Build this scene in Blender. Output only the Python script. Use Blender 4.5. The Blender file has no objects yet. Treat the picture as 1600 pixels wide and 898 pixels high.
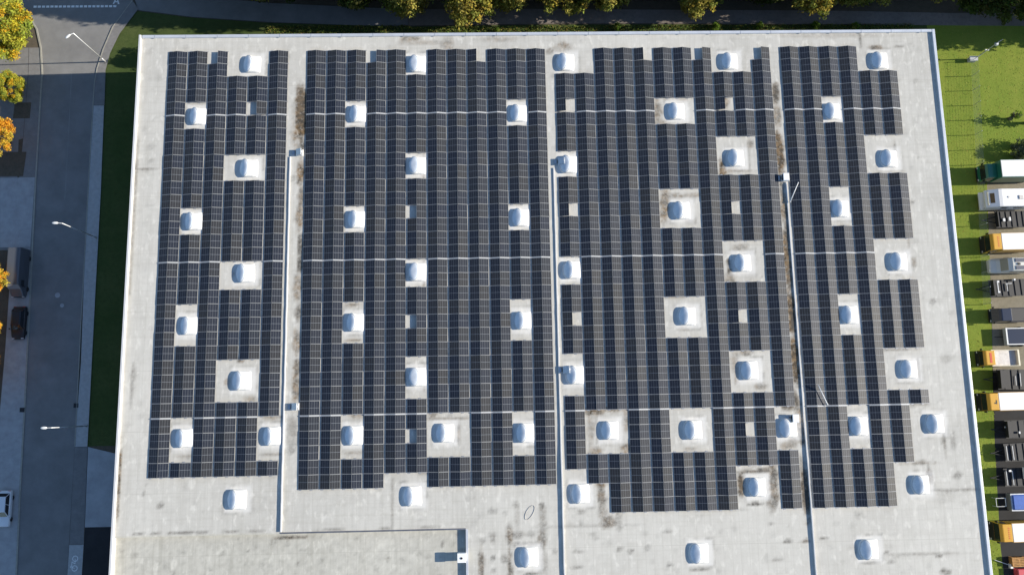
import bpy, math, random
import numpy as np
from mathutils import Matrix, Vector, noise
random.seed(7)
scn = bpy.context.scene
COL = scn.collection
rad = math.radians

# ------------------------------------------------------------------ materials
MATS = {}
def mat(name, col, rough=0.7, metal=0.0, spec=0.5, var=0.0, scale=3.0, bump=0.0, coat=0.0, detail=6.0):
    """plain principled surface whose colour wanders a little with object-space noise"""
    if name in MATS: return MATS[name]
    m = bpy.data.materials.new(name); m.use_nodes = True
    nt = m.node_tree; p = nt.nodes['Principled BSDF']
    p.inputs['Roughness'].default_value = rough
    p.inputs['Metallic'].default_value = metal
    p.inputs['Specular IOR Level'].default_value = spec
    p.inputs['Coat Weight'].default_value = coat
    c = tuple(col) + (1,)
    p.inputs['Base Color'].default_value = c
    if var > 0 or bump > 0:
        tc = nt.nodes.new('ShaderNodeTexCoord'); n = nt.nodes.new('ShaderNodeTexNoise')
        n.inputs['Scale'].default_value = scale; n.inputs['Detail'].default_value = detail
        n.inputs['Roughness'].default_value = 0.65
        nt.links.new(tc.outputs['Object'], n.inputs['Vector'])
        if var > 0:
            r = nt.nodes.new('ShaderNodeValToRGB')
            r.color_ramp.elements[0].position = 0.3; r.color_ramp.elements[1].position = 0.7
            r.color_ramp.elements[0].color = tuple(x*(1-var) for x in col) + (1,)
            r.color_ramp.elements[1].color = tuple(min(1, x*(1+var)) for x in col) + (1,)
            nt.links.new(n.outputs['Fac'], r.inputs['Fac']); nt.links.new(r.outputs['Color'], p.inputs['Base Color'])
        if bump > 0:
            b = nt.nodes.new('ShaderNodeBump'); b.inputs['Strength'].default_value = bump; b.inputs['Distance'].default_value = 0.05
            nt.links.new(n.outputs['Fac'], b.inputs['Height']); nt.links.new(b.outputs['Normal'], p.inputs['Normal'])
    MATS[name] = m
    return m

class NG:
    """tiny node-graph helper"""
    def __init__(s, name):
        s.m = bpy.data.materials.new(name); s.m.use_nodes = True; s.t = s.m.node_tree
        s.p = s.t.nodes['Principled BSDF']; MATS[name] = s.m
    def n(s, typ, **kw):
        o = s.t.nodes.new(typ)
        for k, v in kw.items():
            if hasattr(o, k): setattr(o, k, v)
            else: o.inputs[k].default_value = v
        return o
    def l(s, a, b): s.t.links.new(a, b)
    def val(s, x):
        if isinstance(x, (int, float)):
            v = s.n('ShaderNodeValue'); v.outputs[0].default_value = x; return v.outputs[0]
        return x
    def math(s, op, a, b=None, c=None, clamp=False):
        o = s.n('ShaderNodeMath', operation=op); o.use_clamp = clamp
        for i, x in enumerate((a, b, c)):
            if x is None: continue
            if isinstance(x, (int, float)): o.inputs[i].default_value = x
            else: s.l(x, o.inputs[i])
        return o.outputs[0]
    def mix(s, f, a, b, blend='MIX'):
        o = s.n('ShaderNodeMix', data_type='RGBA', blend_type=blend)
        for sock, x in ((o.inputs[0], f), (o.inputs[6], a), (o.inputs[7], b)):
            if isinstance(x, (int, float)): sock.default_value = x
            elif isinstance(x, tuple): sock.default_value = x + (1,) if len(x) == 3 else x
            else: s.l(x, sock)
        return o.outputs[2]
    def noise(s, vec, scale, detail=5.0, rough=0.6):
        o = s.n('ShaderNodeTexNoise'); o.inputs['Scale'].default_value = scale
        o.inputs['Detail'].default_value = detail; o.inputs['Roughness'].default_value = rough
        s.l(vec, o.inputs['Vector']); return o.outputs['Fac']
    def ramp(s, f, lo, hi):
        o = s.n('ShaderNodeMapRange'); o.inputs['From Min'].default_value = lo; o.inputs['From Max'].default_value = hi
        s.l(f, o.inputs['Value']); return o.outputs['Result']
    def scalevec(s, vec, sc):
        o = s.n('ShaderNodeVectorMath', operation='MULTIPLY'); o.inputs[1].default_value = sc
        s.l(vec, o.inputs[0]); return o.outputs[0]

def roof_material(name, base, vert_ribs, horiz_ribs):
    g = NG(name)
    tc = g.n('ShaderNodeTexCoord').outputs['Object']
    at = g.n('ShaderNodeAttribute'); at.attribute_name = 'stain'
    sp = g.n('ShaderNodeSeparateColor'); g.l(at.outputs['Color'], sp.inputs[0])
    big = g.noise(tc, 0.12, 4); mid = g.noise(tc, 0.9, 6, 0.65); fine = g.noise(tc, 6.0, 5, 0.7)
    sy = g.noise(g.scalevec(tc, (2.2, 0.16, 1)), 1.0, 4, 0.6)      # runs along y
    sx = g.noise(g.scalevec(tc, (0.14, 2.4, 1)), 1.0, 4, 0.6)      # runs along x
    b = g.mix(g.ramp(big, .3, .7), tuple(x*.93 for x in base), tuple(x*1.05 for x in base))
    dark = tuple(x*y for x, y in zip(base, (.74, .73, .70)))
    b = g.mix(g.math('MULTIPLY', g.ramp(mid, .45, .8), .45), b, dark)
    b = g.mix(g.math('MULTIPLY', g.ramp(sy, .5, .75), vert_ribs), b, dark)
    b = g.mix(g.math('MULTIPLY', g.ramp(sx, .5, .75), horiz_ribs), b, dark)
    dab = g.noise(g.scalevec(tc, (1.5, .75, 1)), 1.0, 3, .5)       # pale worn dabs
    lite = tuple(min(.93, x*1.24) for x in base)
    b = g.mix(g.math('MULTIPLY', g.ramp(dab, .56, .70), .75), b, lite)
    b = g.mix(g.math('MULTIPLY', g.ramp(g.noise(tc, .045, 3), .42, .62), .30), b, lite)
    b = g.mix(g.math('MULTIPLY', g.ramp(sy, .5, .25), vert_ribs*.7), b, lite)
    b = g.mix(g.math('MULTIPLY', g.ramp(fine, .5, .85), .3), b, tuple(x*.7 for x in base))
    # welded laps of the roofing sheets: every 1.06 m across x, staggered end laps across y
    sx_ = g.n('ShaderNodeSeparateXYZ'); g.l(tc, sx_.inputs[0])
    lap = g.math('PINGPONG', sx_.outputs[0], 0.53)
    lapm = g.math('LESS_THAN', lap, 0.03)
    b = g.mix(g.math('MULTIPLY', lapm, .26), b, dark)
    lapy = g.math('LESS_THAN', g.math('PINGPONG', g.math('ADD', sx_.outputs[1], 2.3), 3.7), 0.035)
    b = g.mix(g.math('MULTIPLY', lapy, .32), b, dark)
    # stains: red channel brown algae and rust, green channel grey puddle dirt, blue channel fresh bright sheet
    blot = g.math('ADD', g.math('MULTIPLY', g.ramp(g.noise(tc, 2.2, 7, .72), .25, .75), 1.1), .1)
    b = g.mix(g.math('MULTIPLY', g.math('MULTIPLY', sp.outputs[0], blot), 1.7, clamp=True), b,
              g.mix(g.ramp(g.noise(tc, 1.3, 5), .40, .60), (.055, .036, .016), (.25, .165, .085)))
    b = g.mix(g.math('MULTIPLY', g.math('MULTIPLY', sp.outputs[1], blot), 1.45, clamp=True), b, (.085, .08, .07))
    b = g.mix(g.math('MULTIPLY', sp.outputs[2], .75), b, (.90, .89, .87))
    g.l(b, g.p.inputs['Base Color']); g.p.inputs['Roughness'].default_value = .75
    g.p.inputs['Specular IOR Level'].default_value = .25
    bp = g.n('ShaderNodeBump'); bp.inputs['Strength'].default_value = .3; bp.inputs['Distance'].default_value = .04
    g.l(g.math('ADD', mid, g.math('MULTIPLY', fine, .4)), bp.inputs['Height']); g.l(bp.outputs['Normal'], g.p.inputs['Normal'])
    return g.m

def ground_material(name, cols, scales, dirt=None, rough=.95, bump=.4):
    """three noise scales mixing three colours; good for grass, gravel and soil"""
    g = NG(name)
    tc = g.n('ShaderNodeTexCoord').outputs['Object']
    a = g.noise(tc, scales[0], 5); c = g.noise(tc, scales[1], 6, .7); d = g.noise(tc, scales[2], 4, .75)
    b = g.mix(g.ramp(a, .35, .65), cols[0], cols[1])
    b = g.mix(g.math('MULTIPLY', g.ramp(c, .45, .7), .75), b, cols[2])
    b = g.mix(g.math('MULTIPLY', g.ramp(d, .5, .7), .55), b, tuple(x*.5 for x in cols[0]))
    if dirt: b = g.mix(g.ramp(g.noise(tc, .35, 5), .58, .72), b, dirt)
    g.l(b, g.p.inputs['Base Color']); g.p.inputs['Roughness'].default_value = rough
    g.p.inputs['Specular IOR Level'].default_value = .15
    bp = g.n('ShaderNodeBump'); bp.inputs['Strength'].default_value = bump; bp.inputs['Distance'].default_value = .08
    g.l(d, bp.inputs['Height']); g.l(bp.outputs['Normal'], g.p.inputs['Normal'])
    return g.m

def cell_material():
    g = NG('solar_cells')
    uv = g.n('ShaderNodeUVMap').outputs[0]
    s = g.n('ShaderNodeSeparateXYZ'); g.l(uv, s.inputs[0])
    oi = g.n('ShaderNodeObjectInfo'); at = g.n('ShaderNodeAttribute'); at.attribute_name = 'rnd'
    rnd = g.math('FRACT', g.math('ADD', oi.outputs['Random'], at.outputs['Fac']))
    u, v = s.outputs[0], s.outputs[1]
    def line(x, count, w):     # thin line at each cell boundary (w = half width in cell units)
        f = g.math('PINGPONG', g.math('MULTIPLY', x, count), .5)
        return g.math('LESS_THAN', f, w)
    lu = line(u, 4, .032); lv = line(v, 8, .022)
    mid = g.math('LESS_THAN', g.math('ABSOLUTE', g.math('SUBTRACT', v, .5)), .011)
    midu = g.math('LESS_THAN', g.math('ABSOLUTE', g.math('SUBTRACT', u, .5)), .011)
    blue = g.mix(rnd, (.016, .021, .034), (.027, .030, .036))
    base = g.mix(g.math('MULTIPLY', g.ramp(rnd, .6, 1.0), .55), blue, (.033, .032, .032))
    base = g.mix(g.math('MULTIPLY', lv, .12), base, (.30, .31, .32))
    base = g.mix(g.math('MULTIPLY', lu, .55), base, (.26, .275, .295))
    base = g.mix(g.math('MULTIPLY', mid, .75), base, (.24, .26, .29))
    base = g.mix(g.math('MULTIPLY', midu, .45), base, (.24, .25, .26))
    g.l(base, g.p.inputs['Base Color'])
    g.p.inputs['Roughness'].default_value = CELL_ROUGH
    g.p.inputs['Specular IOR Level'].default_value = CELL_SPEC
    return g.m

def leaf_material():
    g = NG('leaves')
    at = g.n('ShaderNodeAttribute'); at.attribute_name = 'leafcol'
    d = g.n('ShaderNodeBsdfDiffuse'); t = g.n('ShaderNodeBsdfTranslucent'); mx = g.n('ShaderNodeMixShader')
    mx.inputs[0].default_value = .3
    g.l(at.outputs['Color'], d.inputs['Color']); g.l(at.outputs['Color'], t.inputs['Color'])
    g.l(d.outputs[0], mx.inputs[1]); g.l(t.outputs[0], mx.inputs[2])
    g.l(mx.outputs[0], g.t.nodes['Material Output'].inputs['Surface'])
    return g.m

def dome_material():
    g = NG('opal_acrylic')
    p = g.p
    p.inputs['Base Color'].default_value = (.70, .73, .76, 1); p.inputs['Roughness'].default_value = .34
    p.inputs['Transmission Weight'].default_value = 0; p.inputs['Specular IOR Level'].default_value = .5
    p.inputs['Coat Weight'].default_value = .1; p.inputs['Coat Roughness'].default_value = .2
    tc = g.n('ShaderNodeTexCoord').outputs['Object']
    n = g.noise(tc, 1.6, 5)
    g.l(g.mix(g.ramp(n, .4, .75), (.66, .70, .74), (.50, .54, .58)), p.inputs['Base Color'])
    return g.m

CELL_ROUGH, CELL_SPEC = .54, .20
M_CELL = cell_material()
M_LEAF = leaf_material()
M_DOME = dome_material()
M_ROOF = roof_material('roof_membrane', (.525, .508, .460), .40, .40)
M_ROOF_LOW = roof_material('weathered_roof_membrane', (.500, .484, .425), .60, .08)
M_FRAME = mat('anodised_aluminium', (.27, .28, .29), .65, 0, .25)
M_COVER = mat('grey_cable_cover', (.46, .47, .48), .6, 0, .3)
M_BACK = mat('panel_backsheet', (.62, .63, .64), .6)
M_RAIL = mat('mill_aluminium', (.50, .51, .53), .4, .6, var=.1)
M_CURB = mat('white_flashing', (.66, .65, .62), .6, var=.07, scale=1.5)
M_COPING = mat('metal_coping', (.66, .68, .71), .38, .35, var=.08, scale=.6)
M_COPING_W = mat('white_coping', (.56, .56, .56), .5, var=.06, scale=.6)
M_WALL = mat('grey_cladding', (.14, .145, .15), .6, var=.06, scale=.4)
M_GALV = mat('galvanised_steel', (.48, .50, .53), .42, .6, var=.15, scale=4)
M_VENTW = mat('white_painted_steel', (.80, .80, .79), .45)
M_BLACK = mat('black_rubber', (.02, .02, .022), .6)
M_ASPH = mat('asphalt', (.195, .192, .186), .9, var=.16, scale=.35, bump=.3)
M_ASPH_D = mat('shade_dark_asphalt', (.022, .022, .024), .9, var=.25, scale=.6, bump=.3)  # asphalt darkened further to hold the trailers' shade
M_ASPH_OLD = mat('old_asphalt', (.23, .23, .225), .9, var=.25, scale=.6, bump=.3)
M_PAVE = mat('paving_stones', (.34, .34, .34), .9, var=.16, scale=.9, bump=.3)
M_PAVE_L = mat('pale_paving', (.40, .40, .39), .9, var=.14, scale=2.2, bump=.3)
M_PAVE_D = mat('dark_paving', (.19, .185, .18), .9, var=.15, scale=1.2, bump=.3)
M_CONC = mat('concrete', (.36, .365, .37), .85, var=.16, scale=.5, bump=.2)
M_KERB = mat('kerb_stone', (.30, .29, .25), .85, var=.12, scale=2)
M_PAINT = mat('road_paint', (.75, .75, .73), .7, var=.2, scale=6)
M_BARK = mat('bark', (.10, .075, .055), .9, var=.3, scale=5, bump=.5)
M_LAMP = mat('lamp_grey', (.62, .63, .63), .4, .3)
M_LAMPHEAD = mat('lamp_head', (.72, .72, .70), .4)
M_GLASS = mat('dark_glass', (.015, .018, .022), .06, 0, .6, coat=.3)
M_TRUCKW = mat('truck_roof_white', (.80, .79, .77), .4, var=.05, scale=.8)
M_TRUCKD = mat('chassis_black', (.014, .014, .016), .6, var=.3, scale=3)
M_GREEN = mat('dark_green_paint', (.02, .15, .095), .35, coat=.4)
M_YELLOW = mat('yellow_paint', (.62, .33, .025), .38, coat=.3, var=.06)
M_CREAM = mat('cream_paint', (.74, .68, .52), .4, coat=.2)
M_BEDGREY = mat('worn_bed_steel', (.50, .48, .46), .55, .2, var=.22, scale=2.5)
M_RED = mat('red_lettering', (.55, .06, .02), .5)
M_BLUE = mat('blue_tarpaulin', (.02, .10, .42), .55, var=.15, scale=2)
M_NAVY = mat('navy_paint', (.012, .02, .045), .3, coat=.5)
M_CARBLACK = mat('car_black', (.012, .013, .016), .4, coat=.15)
M_CARBROWN = mat('car_dark_brown', (.03, .02, .017), .25, coat=.8)
M_CARWHITE = mat('car_white', (.72, .73, .74), .25, coat=.8)
M_WOOD = mat('pallet_wood', (.42, .22, .07), .8, var=.35, scale=5)
M_PINK = mat('red_plastic', (.55, .07, .09), .5)
M_LIGHTS = mat('lamp_lens', (.7, .7, .68), .15)
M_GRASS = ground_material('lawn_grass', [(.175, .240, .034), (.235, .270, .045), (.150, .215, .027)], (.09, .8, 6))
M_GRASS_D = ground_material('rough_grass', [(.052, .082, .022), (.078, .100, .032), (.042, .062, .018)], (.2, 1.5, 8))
M_SOIL = ground_material('leaf_litter', [(.10, .085, .065), (.13, .105, .075), (.075, .068, .05)], (.2, 1.5, 8))
M_GRAVEL = ground_material('gravel', [(.25, .225, .165), (.29, .26, .20), (.19, .17, .125)], (.25, 1.6, 12))
M_PATH = ground_material('path_grit', [(.20, .175, .155), (.24, .21, .19), (.15, .13, .115)], (.25, 1.6, 10), rough=.9)

# ------------------------------------------------------------------ mesh helpers
class MB:
    def __init__(s): s.v = []; s.f = []; s.mi = []
    def quad(s, a, b, c, d, mi=0):
        n = len(s.v); s.v += [a, b, c, d]; s.f.append((n, n+1, n+2, n+3)); s.mi.append(mi)
    def poly(s, pts, mi=0):
        n = len(s.v); s.v += list(pts); s.f.append(tuple(range(n, n+len(pts)))); s.mi.append(mi)
    def box(s, x0, x1, y0, y1, z0, z1, mi=0, top=None):
        """box; top=(inx0,inx1,iny0,iny1) insets of the upper face"""
        t = top or (0, 0, 0, 0); n = len(s.v)
        s.v += [(x0, y0, z0), (x1, y0, z0), (x1, y1, z0), (x0, y1, z0),
                (x0+t[0], y0+t[2], z1), (x1-t[1], y0+t[2], z1), (x1-t[1], y1-t[3], z1), (x0+t[0], y1-t[3], z1)]
        for q in ((3, 2, 1, 0), (4, 5, 6, 7), (0, 1, 5, 4), (1, 2, 6, 5), (2, 3, 7, 6), (3, 0, 4, 7)):
            s.f.append(tuple(n+i for i in q)); s.mi.append(mi)
    def loft(s, rings, mi=0, cap=True, closed=True):
        n0 = len(s.v); k = len(rings[0])
        for r in rings: s.v += list(r)
        for i in range(len(rings)-1):
            for j in range(k if closed else k-1):
                a = n0+i*k+j; b = n0+i*k+(j+1) % k
                s.f.append((a, b, b+k, a+k)); s.mi.append(mi)
        if cap:
            s.f.append(tuple(n0+j for j in range(k))[::-1]); s.mi.append(mi)
            e = n0+(len(rings)-1)*k
            s.f.append(tuple(e+j for j in range(k))); s.mi.append(mi)
    def tube(s, p0, p1, r0, r1=None, n=8, mi=0):
        r1 = r0 if r1 is None else r1
        p0 = Vector(p0); p1 = Vector(p1); d = (p1-p0).normalized()
        u = d.cross(Vector((0, 0, 1)) if abs(d.z) < .9 else Vector((1, 0, 0))).normalized(); w = d.cross(u)
        rings = []
        for p, r in ((p0, r0), (p1, r1)):
            rings.append([tuple(p+(u*math.cos(t)+w*math.sin(t))*r) for t in (2*math.pi*i/n for i in range(n))])
        s.loft(rings, mi)
    def build(s, name, mats, parent=None, loc=None, smooth=False):
        me = bpy.data.meshes.new(name); me.from_pydata([tuple(p) for p in s.v], [], s.f)
        for m in (mats if isinstance(mats, (list, tuple)) else [mats]): me.materials.append(m)
        me.polygons.foreach_set('material_index', s.mi)
        if smooth: me.polygons.foreach_set('use_smooth', [True]*len(me.polygons))
        me.validate()
        o = bpy.data.objects.new(name, me); COL.objects.link(o)
        if parent: o.parent = parent
        if loc: o.location = loc
        return o

def bevel(o, w=.05, seg=2):
    b = o.modifiers.new('bevel', 'BEVEL'); b.width = w; b.segments = seg; b.limit_method = 'ANGLE'; b.angle_limit = rad(30)
    return o
def tag(o, label=None, cat=None, group=None, kind=None):
    if label: o['label'] = label
    if cat: o['category'] = cat
    if group: o['group'] = group
    if kind: o['kind'] = kind
    return o
def thing(name, label, cat, loc=(0, 0, 0), rz=0, group=None):
    o = bpy.data.objects.new(name, None); COL.objects.link(o); o.location = loc; o.rotation_euler = (0, 0, rz)
    o.empty_display_size = .3
    return tag(o, label, cat, group)
def copy_tree(o, parent=None):
    c = o.copy(); COL.objects.link(c)
    if parent: c.parent = parent
    for ch in list(o.children): copy_tree(ch, c)
    return c
def sheet(name, pts, m, z, kind='structure', label=None, cat=None):
    b = MB(); b.poly([(x, y, z) for x, y in pts]); o = b.build(name, m)
    if kind: o['kind'] = kind
    return tag(o, label, cat)
def sheet_strip(name, left, right, m, z):
    b = MB()
    for i in range(len(left)-1):
        b.quad((*left[i], z), (*right[i], z), (*right[i+1], z), (*left[i+1], z))
    o = b.build(name, m); o['kind'] = 'structure'; return o

# ------------------------------------------------------------------ camera, sun, sky
ZR = 10.9                      # height of the flat roof above the street
R = Matrix(((0.99958,0.01554,-0.02453),(-0.01905,0.98848,-0.15015),(0.02191,0.15055,0.98836)))
cam = bpy.data.cameras.new('camera'); cam.sensor_width = 36; cam.lens = 27.35938
cam.clip_start = .5; cam.clip_end = 3000
co = bpy.data.objects.new('camera', cam); COL.objects.link(co)
co.matrix_world = Matrix.Translation((0, 0, 108.66002)) @ R.to_4x4()
scn.camera = co

ELEV, AZ = rad(24.5), rad(1.2)           # sun low in the east-pointing (+x) direction
sd = Vector((math.cos(ELEV)*math.cos(AZ), math.cos(ELEV)*math.sin(AZ), math.sin(ELEV)))
sun = bpy.data.lights.new('sun', 'SUN'); sun.energy = 4.8; sun.angle = rad(.53); sun.color = (1, .92, .79)
so = bpy.data.objects.new('sun', sun); COL.objects.link(so)
so.rotation_euler = (-sd).to_track_quat('-Z', 'Y').to_euler(); so.location = (150, 0, 90)
w = bpy.data.worlds.new('World'); scn.world = w; w.use_nodes = True
nt = w.node_tree; bg = nt.nodes['Background']; bg.inputs['Strength'].default_value = SKY if 'SKY' in globals() else .108
sky = nt.nodes.new('ShaderNodeTexSky'); sky.sky_type = 'NISHITA'; sky.sun_disc = False
sky.sun_elevation = ELEV; sky.sun_rotation = rad(90) - AZ
sky.air_density = 1.0; sky.dust_density = .2; sky.ozone_density = 3.0
nt.links.new(sky.outputs[0], bg.inputs['Color'])
scn.view_settings.view_transform = 'Standard'; scn.view_settings.look = 'None'
scn.view_settings.exposure = .72; scn.view_settings.gamma = 1

# ------------------------------------------------------------------ ground, roads, paths
EL, ER, ET, YB = -46.12, 60.24, 49.21, -46.0       # outer faces of the warehouse
SX, SY = -3.68, -14.65                             # inner corner of the lower roof
b = MB()
b.quad((-700, -700, -.03), (700, -700, -.03), (700, 700, -.03), (-700, 700, -.03))
tag(b.build('ground', M_SOIL), kind='structure')
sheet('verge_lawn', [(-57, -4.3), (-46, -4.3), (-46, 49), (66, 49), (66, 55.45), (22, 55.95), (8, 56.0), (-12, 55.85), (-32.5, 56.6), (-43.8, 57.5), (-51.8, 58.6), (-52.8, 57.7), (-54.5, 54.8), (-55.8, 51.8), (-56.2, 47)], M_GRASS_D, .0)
sheet('lawn', [(60, -60), (68.9, -60), (68.6, -20), (69.3, -7.2), (70.4, 5.2), (71.6, 19.8), (72.4, 30.4), (73.5, 33.6), (120, 33.6), (120, 55.5), (66.0, 55.45), (66, 49), (60, 49)], M_GRASS, .0)
sheet('gravel_yard', [(71.6, 19.8), (70.9, 10.5), (120, 10.5), (120, 33.6), (73.5, 33.6), (72.4, 30.4)], M_GRAVEL, .0)
sheet('gravel_strip', [(70.4, 5.2), (70.15, 3.4), (120, 3.4), (120, 10.5), (70.9, 10.5)], M_GRAVEL, .0)
sheet('shade_toned_yard', [(68.9, -60), (120, -60), (120, 3.4), (70.15, 3.4), (69.3, -7.2), (68.6, -20)], M_ASPH_D, .0)  # near-black tone puts the shade among the trailers into the ground colour
RL = [(-63.1, -60), (-63.45, -20.8), (-63.8, -8.2), (-64.0, 2.4), (-64.45, 20.2), (-64.75, 31.3), (-64.95, 45), (-65.0, 49.0), (-65.5, 53), (-66.3, 55.9), (-68.2, 58.9), (-72, 61.2), (-90, 62)]
RR = [(-56.7, -60), (-56.83, -20.9), (-56.9, -8), (-57.0, 4), (-57.17, 21.9), (-57.3, 33), (-57.4, 42), (-57.4, 47.4), (-57.2, 49.6), (-56.5, 52.6), (-55.3, 56.1), (-52.7, 60.2), (-50, 62.6)]
road = MB(); road.poly([(x, y, .01) for x, y in RL+[(-90, 80), (-50, 80)]+RR[::-1]])
tag(road.build('road', M_ASPH), kind='structure')
sheet('side_road', [(-52.3, 60.4), (-51.75, 58.75), (-43.8, 57.62), (-32.5, 56.72), (-18, 56.05), (-12, 56.0), (-12, 58.6), (-18, 58.9), (-32, 59.7), (-44, 61.0), (-50.2, 62.4)], M_ASPH, .004)
sheet('path', [(-11.95, 56.0), (8, 56.15), (22, 56.1), (52, 55.75), (70, 55.4), (110, 54.8), (110, 57.0), (70, 57.4), (52, 57.9), (22, 58.3), (8, 58.5), (-11.95, 58.6)], M_PATH, .004)
# pavement and parking lane on the far side of the street
sheet('parking_lane', [(x-.02, y) for x, y in RL[:9] if y < 30] + [(-64.85, 23.2), (-67.3, 23.2), (-67.2, -60)], M_PAVE, .018)
sheet('street_edge', [(x-.02, y) for x, y in RL[4:9]] + [(-67.2, 53), (-67.0, 49), (-67, 39.2), (-67.2, 31), (-67.2, 23.2)], M_PAVE_D, .010)
sheet('pavement', [(-67.25, -60), (-67.3, 31), (-67.65, 39), (-67.05, 39.2), (-67.05, 49), (-67.25, 53), (-85, 53), (-85, -60)], M_PAVE_D, .006)
sheet('tree_bed', [(-66.3, 42.2), (-66.25, 44.6), (-68.6, 44.6), (-68.7, 42.2)], M_SOIL, .02)
sheet('tree_bed', [(-66.6, 33.6), (-66.4, 37.2), (-85, 37.2), (-85, 33.6)], M_SOIL, .02)
sheet('pale_pavement', [(-66.9, 23.3), (-64.85, 23.3), (-64.95, 33.4), (-85, 33.4), (-85, 23.3)], M_PAVE, .014)
sheet('planting_strip', [(-67.35, 22.9), (-67.2, 9), (-67.35, -9), (-67.5, -60), (-85, -60), (-85, 22.9)], M_SOIL, .02)
sheet('sidewalk', [(-56.75, 7), (-57.17, 21.9), (-57.3, 33), (-57.33, 44.0), (-55.8, 44.0), (-55.5, 31.2), (-55.39, 17.3), (-55.2, -1.2), (-55.19, -4.33), (-56.9, -4.33)], M_PAVE_L, .10)
b = MB(); b.poly([(-57.33, 44.05, .10), (-57.33, 47.4, .10), (-57.1, 49.6, .10), (-56.4, 52.6, .10), (-55.2, 56.1, .10), (-52.6, 60.2, .10), (-51.7, 58.9, .10), (-54.2, 55.0, .10), (-55.4, 52.0, .10), (-55.9, 49.4, .10), (-55.75, 44.05, .10)])
tag(b.build('corner_sidewalk', M_PAVE_D), kind='structure')
sheet('dark_sidewalk', [(-56.9, -4.36), (-55.19, -4.36), (-54.9, -17.1), (-56.8, -17.1)], M_PAVE_D, .03)
sheet('cycle_crossing_paving', [(-56.8, -17.13), (-54.92, -17.13), (-54.8, -60), (-56.68, -60)], M_PAVE_L, .03)
sheet('concrete_apron', [(-55.12, -4.4), (-51.2, -5.4), (-46.2, -6.6), (-46.2, -14.95), (-54.9, -14.9)], M_CONC, .02)
sheet('asphalt_apron', [(-54.86, -14.95), (-46.2, -14.98), (-46.2, -60), (-54.75, -60)], M_ASPH_D, .02)
def kerb(name, line, w, z1):
    b = MB()
    for (x0, y0), (x1, y1) in zip(line[:-1], line[1:]):
        d = Vector((x1-x0, y1-y0)).normalized(); n = Vector((-d.y, d.x))*w/2
        r0 = [(x0-n.x, y0-n.y, -.02), (x0+n.x, y0+n.y, -.02), (x0+n.x, y0+n.y, z1), (x0-n.x, y0-n.y, z1)]
        r1 = [(x1-n.x, y1-n.y, -.02), (x1+n.x, y1+n.y, -.02), (x1+n.x, y1+n.y, z1), (x1-n.x, y1-n.y, z1)]
        b.loft([r0, r1])
    tag(b.build(name, M_KERB), kind='structure')
kerb('kerb', RL[:12], .22, .09)
kerb('kerb', [(-56.85, -4.3), (-57.1, 12), (-57.17, 21.9), (-57.3, 33), (-57.37, 44), (-57.37, 47.4), (-57.15, 49.6), (-56.45, 52.6), (-55.25, 56.1), (-52.65, 60.2)], .14, .125)
# faint repair joint along the middle of the road, painted marks
b = MB(); b.quad((-60.75, 44, .016), (-60.66, 44, .016), (-60.75, 49, .016), (-60.84, 49, .016)); b.quad((-60.55, 30, .016), (-60.49, 30, .016), (-60.66, 44, .016), (-60.72, 44, .016))
tag(b.build('road_joint', M_ASPH_OLD), kind='structure')
b = MB()
for i in range(20):
    x = -67.0+i*.61; b.quad((x, 59.22, .018), (x+.46, 59.22, .018), (x+.46, 59.55, .018), (x, 59.55, .018))
tag(b.build('stop_line', M_PAINT), 'dashed white line painted across the road at the junction', 'road marking')
b = MB()
b.quad((-55.5, 59.75, .018), (-55.3, 59.75, .018), (-55.0, 60.6, .018), (-55.15, 60.6, .018))
b.quad((-54.75, 59.7, .018), (-54.5, 59.7, .018), (-54.85, 60.65, .018), (-54.97, 60.65, .018))
b.quad((-55.25, 60.0, .0185), (-54.75, 60.0, .0185), (-54.8, 60.15, .0185), (-55.2, 60.15, .0185))
tag(b.build('painted_arrow', M_PAINT), 'small white painted symbol beside the dashed line', 'road marking')
# bicycle symbol
b = MB(); bx, by = -55.9, -19.5
def ring2(b, cx, cy, r, t, z, n=18):
    for i in range(n):
        a0, a1 = 2*math.pi*i/n, 2*math.pi*(i+1)/n
        b.quad((cx+(r-t)*math.cos(a0), cy+(r-t)*math.sin(a0), z), (cx+r*math.cos(a0), cy+r*math.sin(a0), z),
               (cx+r*math.cos(a1), cy+r*math.sin(a1), z), (cx+(r-t)*math.cos(a1), cy+(r-t)*math.sin(a1), z))
def bar2(b, p, q, t, z):
    d = (Vector(q)-Vector(p)).normalized(); n = Vector((-d.y, d.x))*t/2
    b.quad((p[0]-n.x, p[1]-n.y, z), (q[0]-n.x, q[1]-n.y, z), (q[0]+n.x, q[1]+n.y, z), (p[0]+n.x, p[1]+n.y, z))
ring2(b, bx, by+.62, .40, .12, .036); ring2(b, bx, by-.62, .40, .12, .036)
bar2(b, (bx, by+.62), (bx+.02, by-.05), .10, .0364); bar2(b, (bx+.02, by-.05), (bx-.42, by+.25), .10, .0368)
bar2(b, (bx-.42, by+.25), (bx-.38, by-.45), .10, .0372); bar2(b, (bx, by-.62), (bx-.52, by-.40), .10, .0376); bar2(b, (bx-.55, by-.55), (bx-.50, by-.25), .09, .038)
tag(b.build('bicycle_symbol', M_PAINT), 'white bicycle symbol painted on the cycle path', 'road marking')
def disc(name, x, y, z, r, m, label, cat, group=None):
    b = MB(); n = 20
    b.loft([[(r*math.cos(2*math.pi*i/n), r*math.sin(2*math.pi*i/n), 0) for i in range(n)], [(r*math.cos(2*math.pi*i/n), r*math.sin(2*math.pi*i/n), .008) for i in range(n)],
            [(r*.86*math.cos(2*math.pi*i/n), r*.86*math.sin(2*math.pi*i/n), .004) for i in range(n)]])
    return tag(b.build(name, m, loc=(x, y, z)), label, cat, group)
disc('manhole_cover', -60.61, 16.42, .012, .36, M_CONC, 'larger pale manhole cover in the street near the black car', 'manhole cover')
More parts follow.
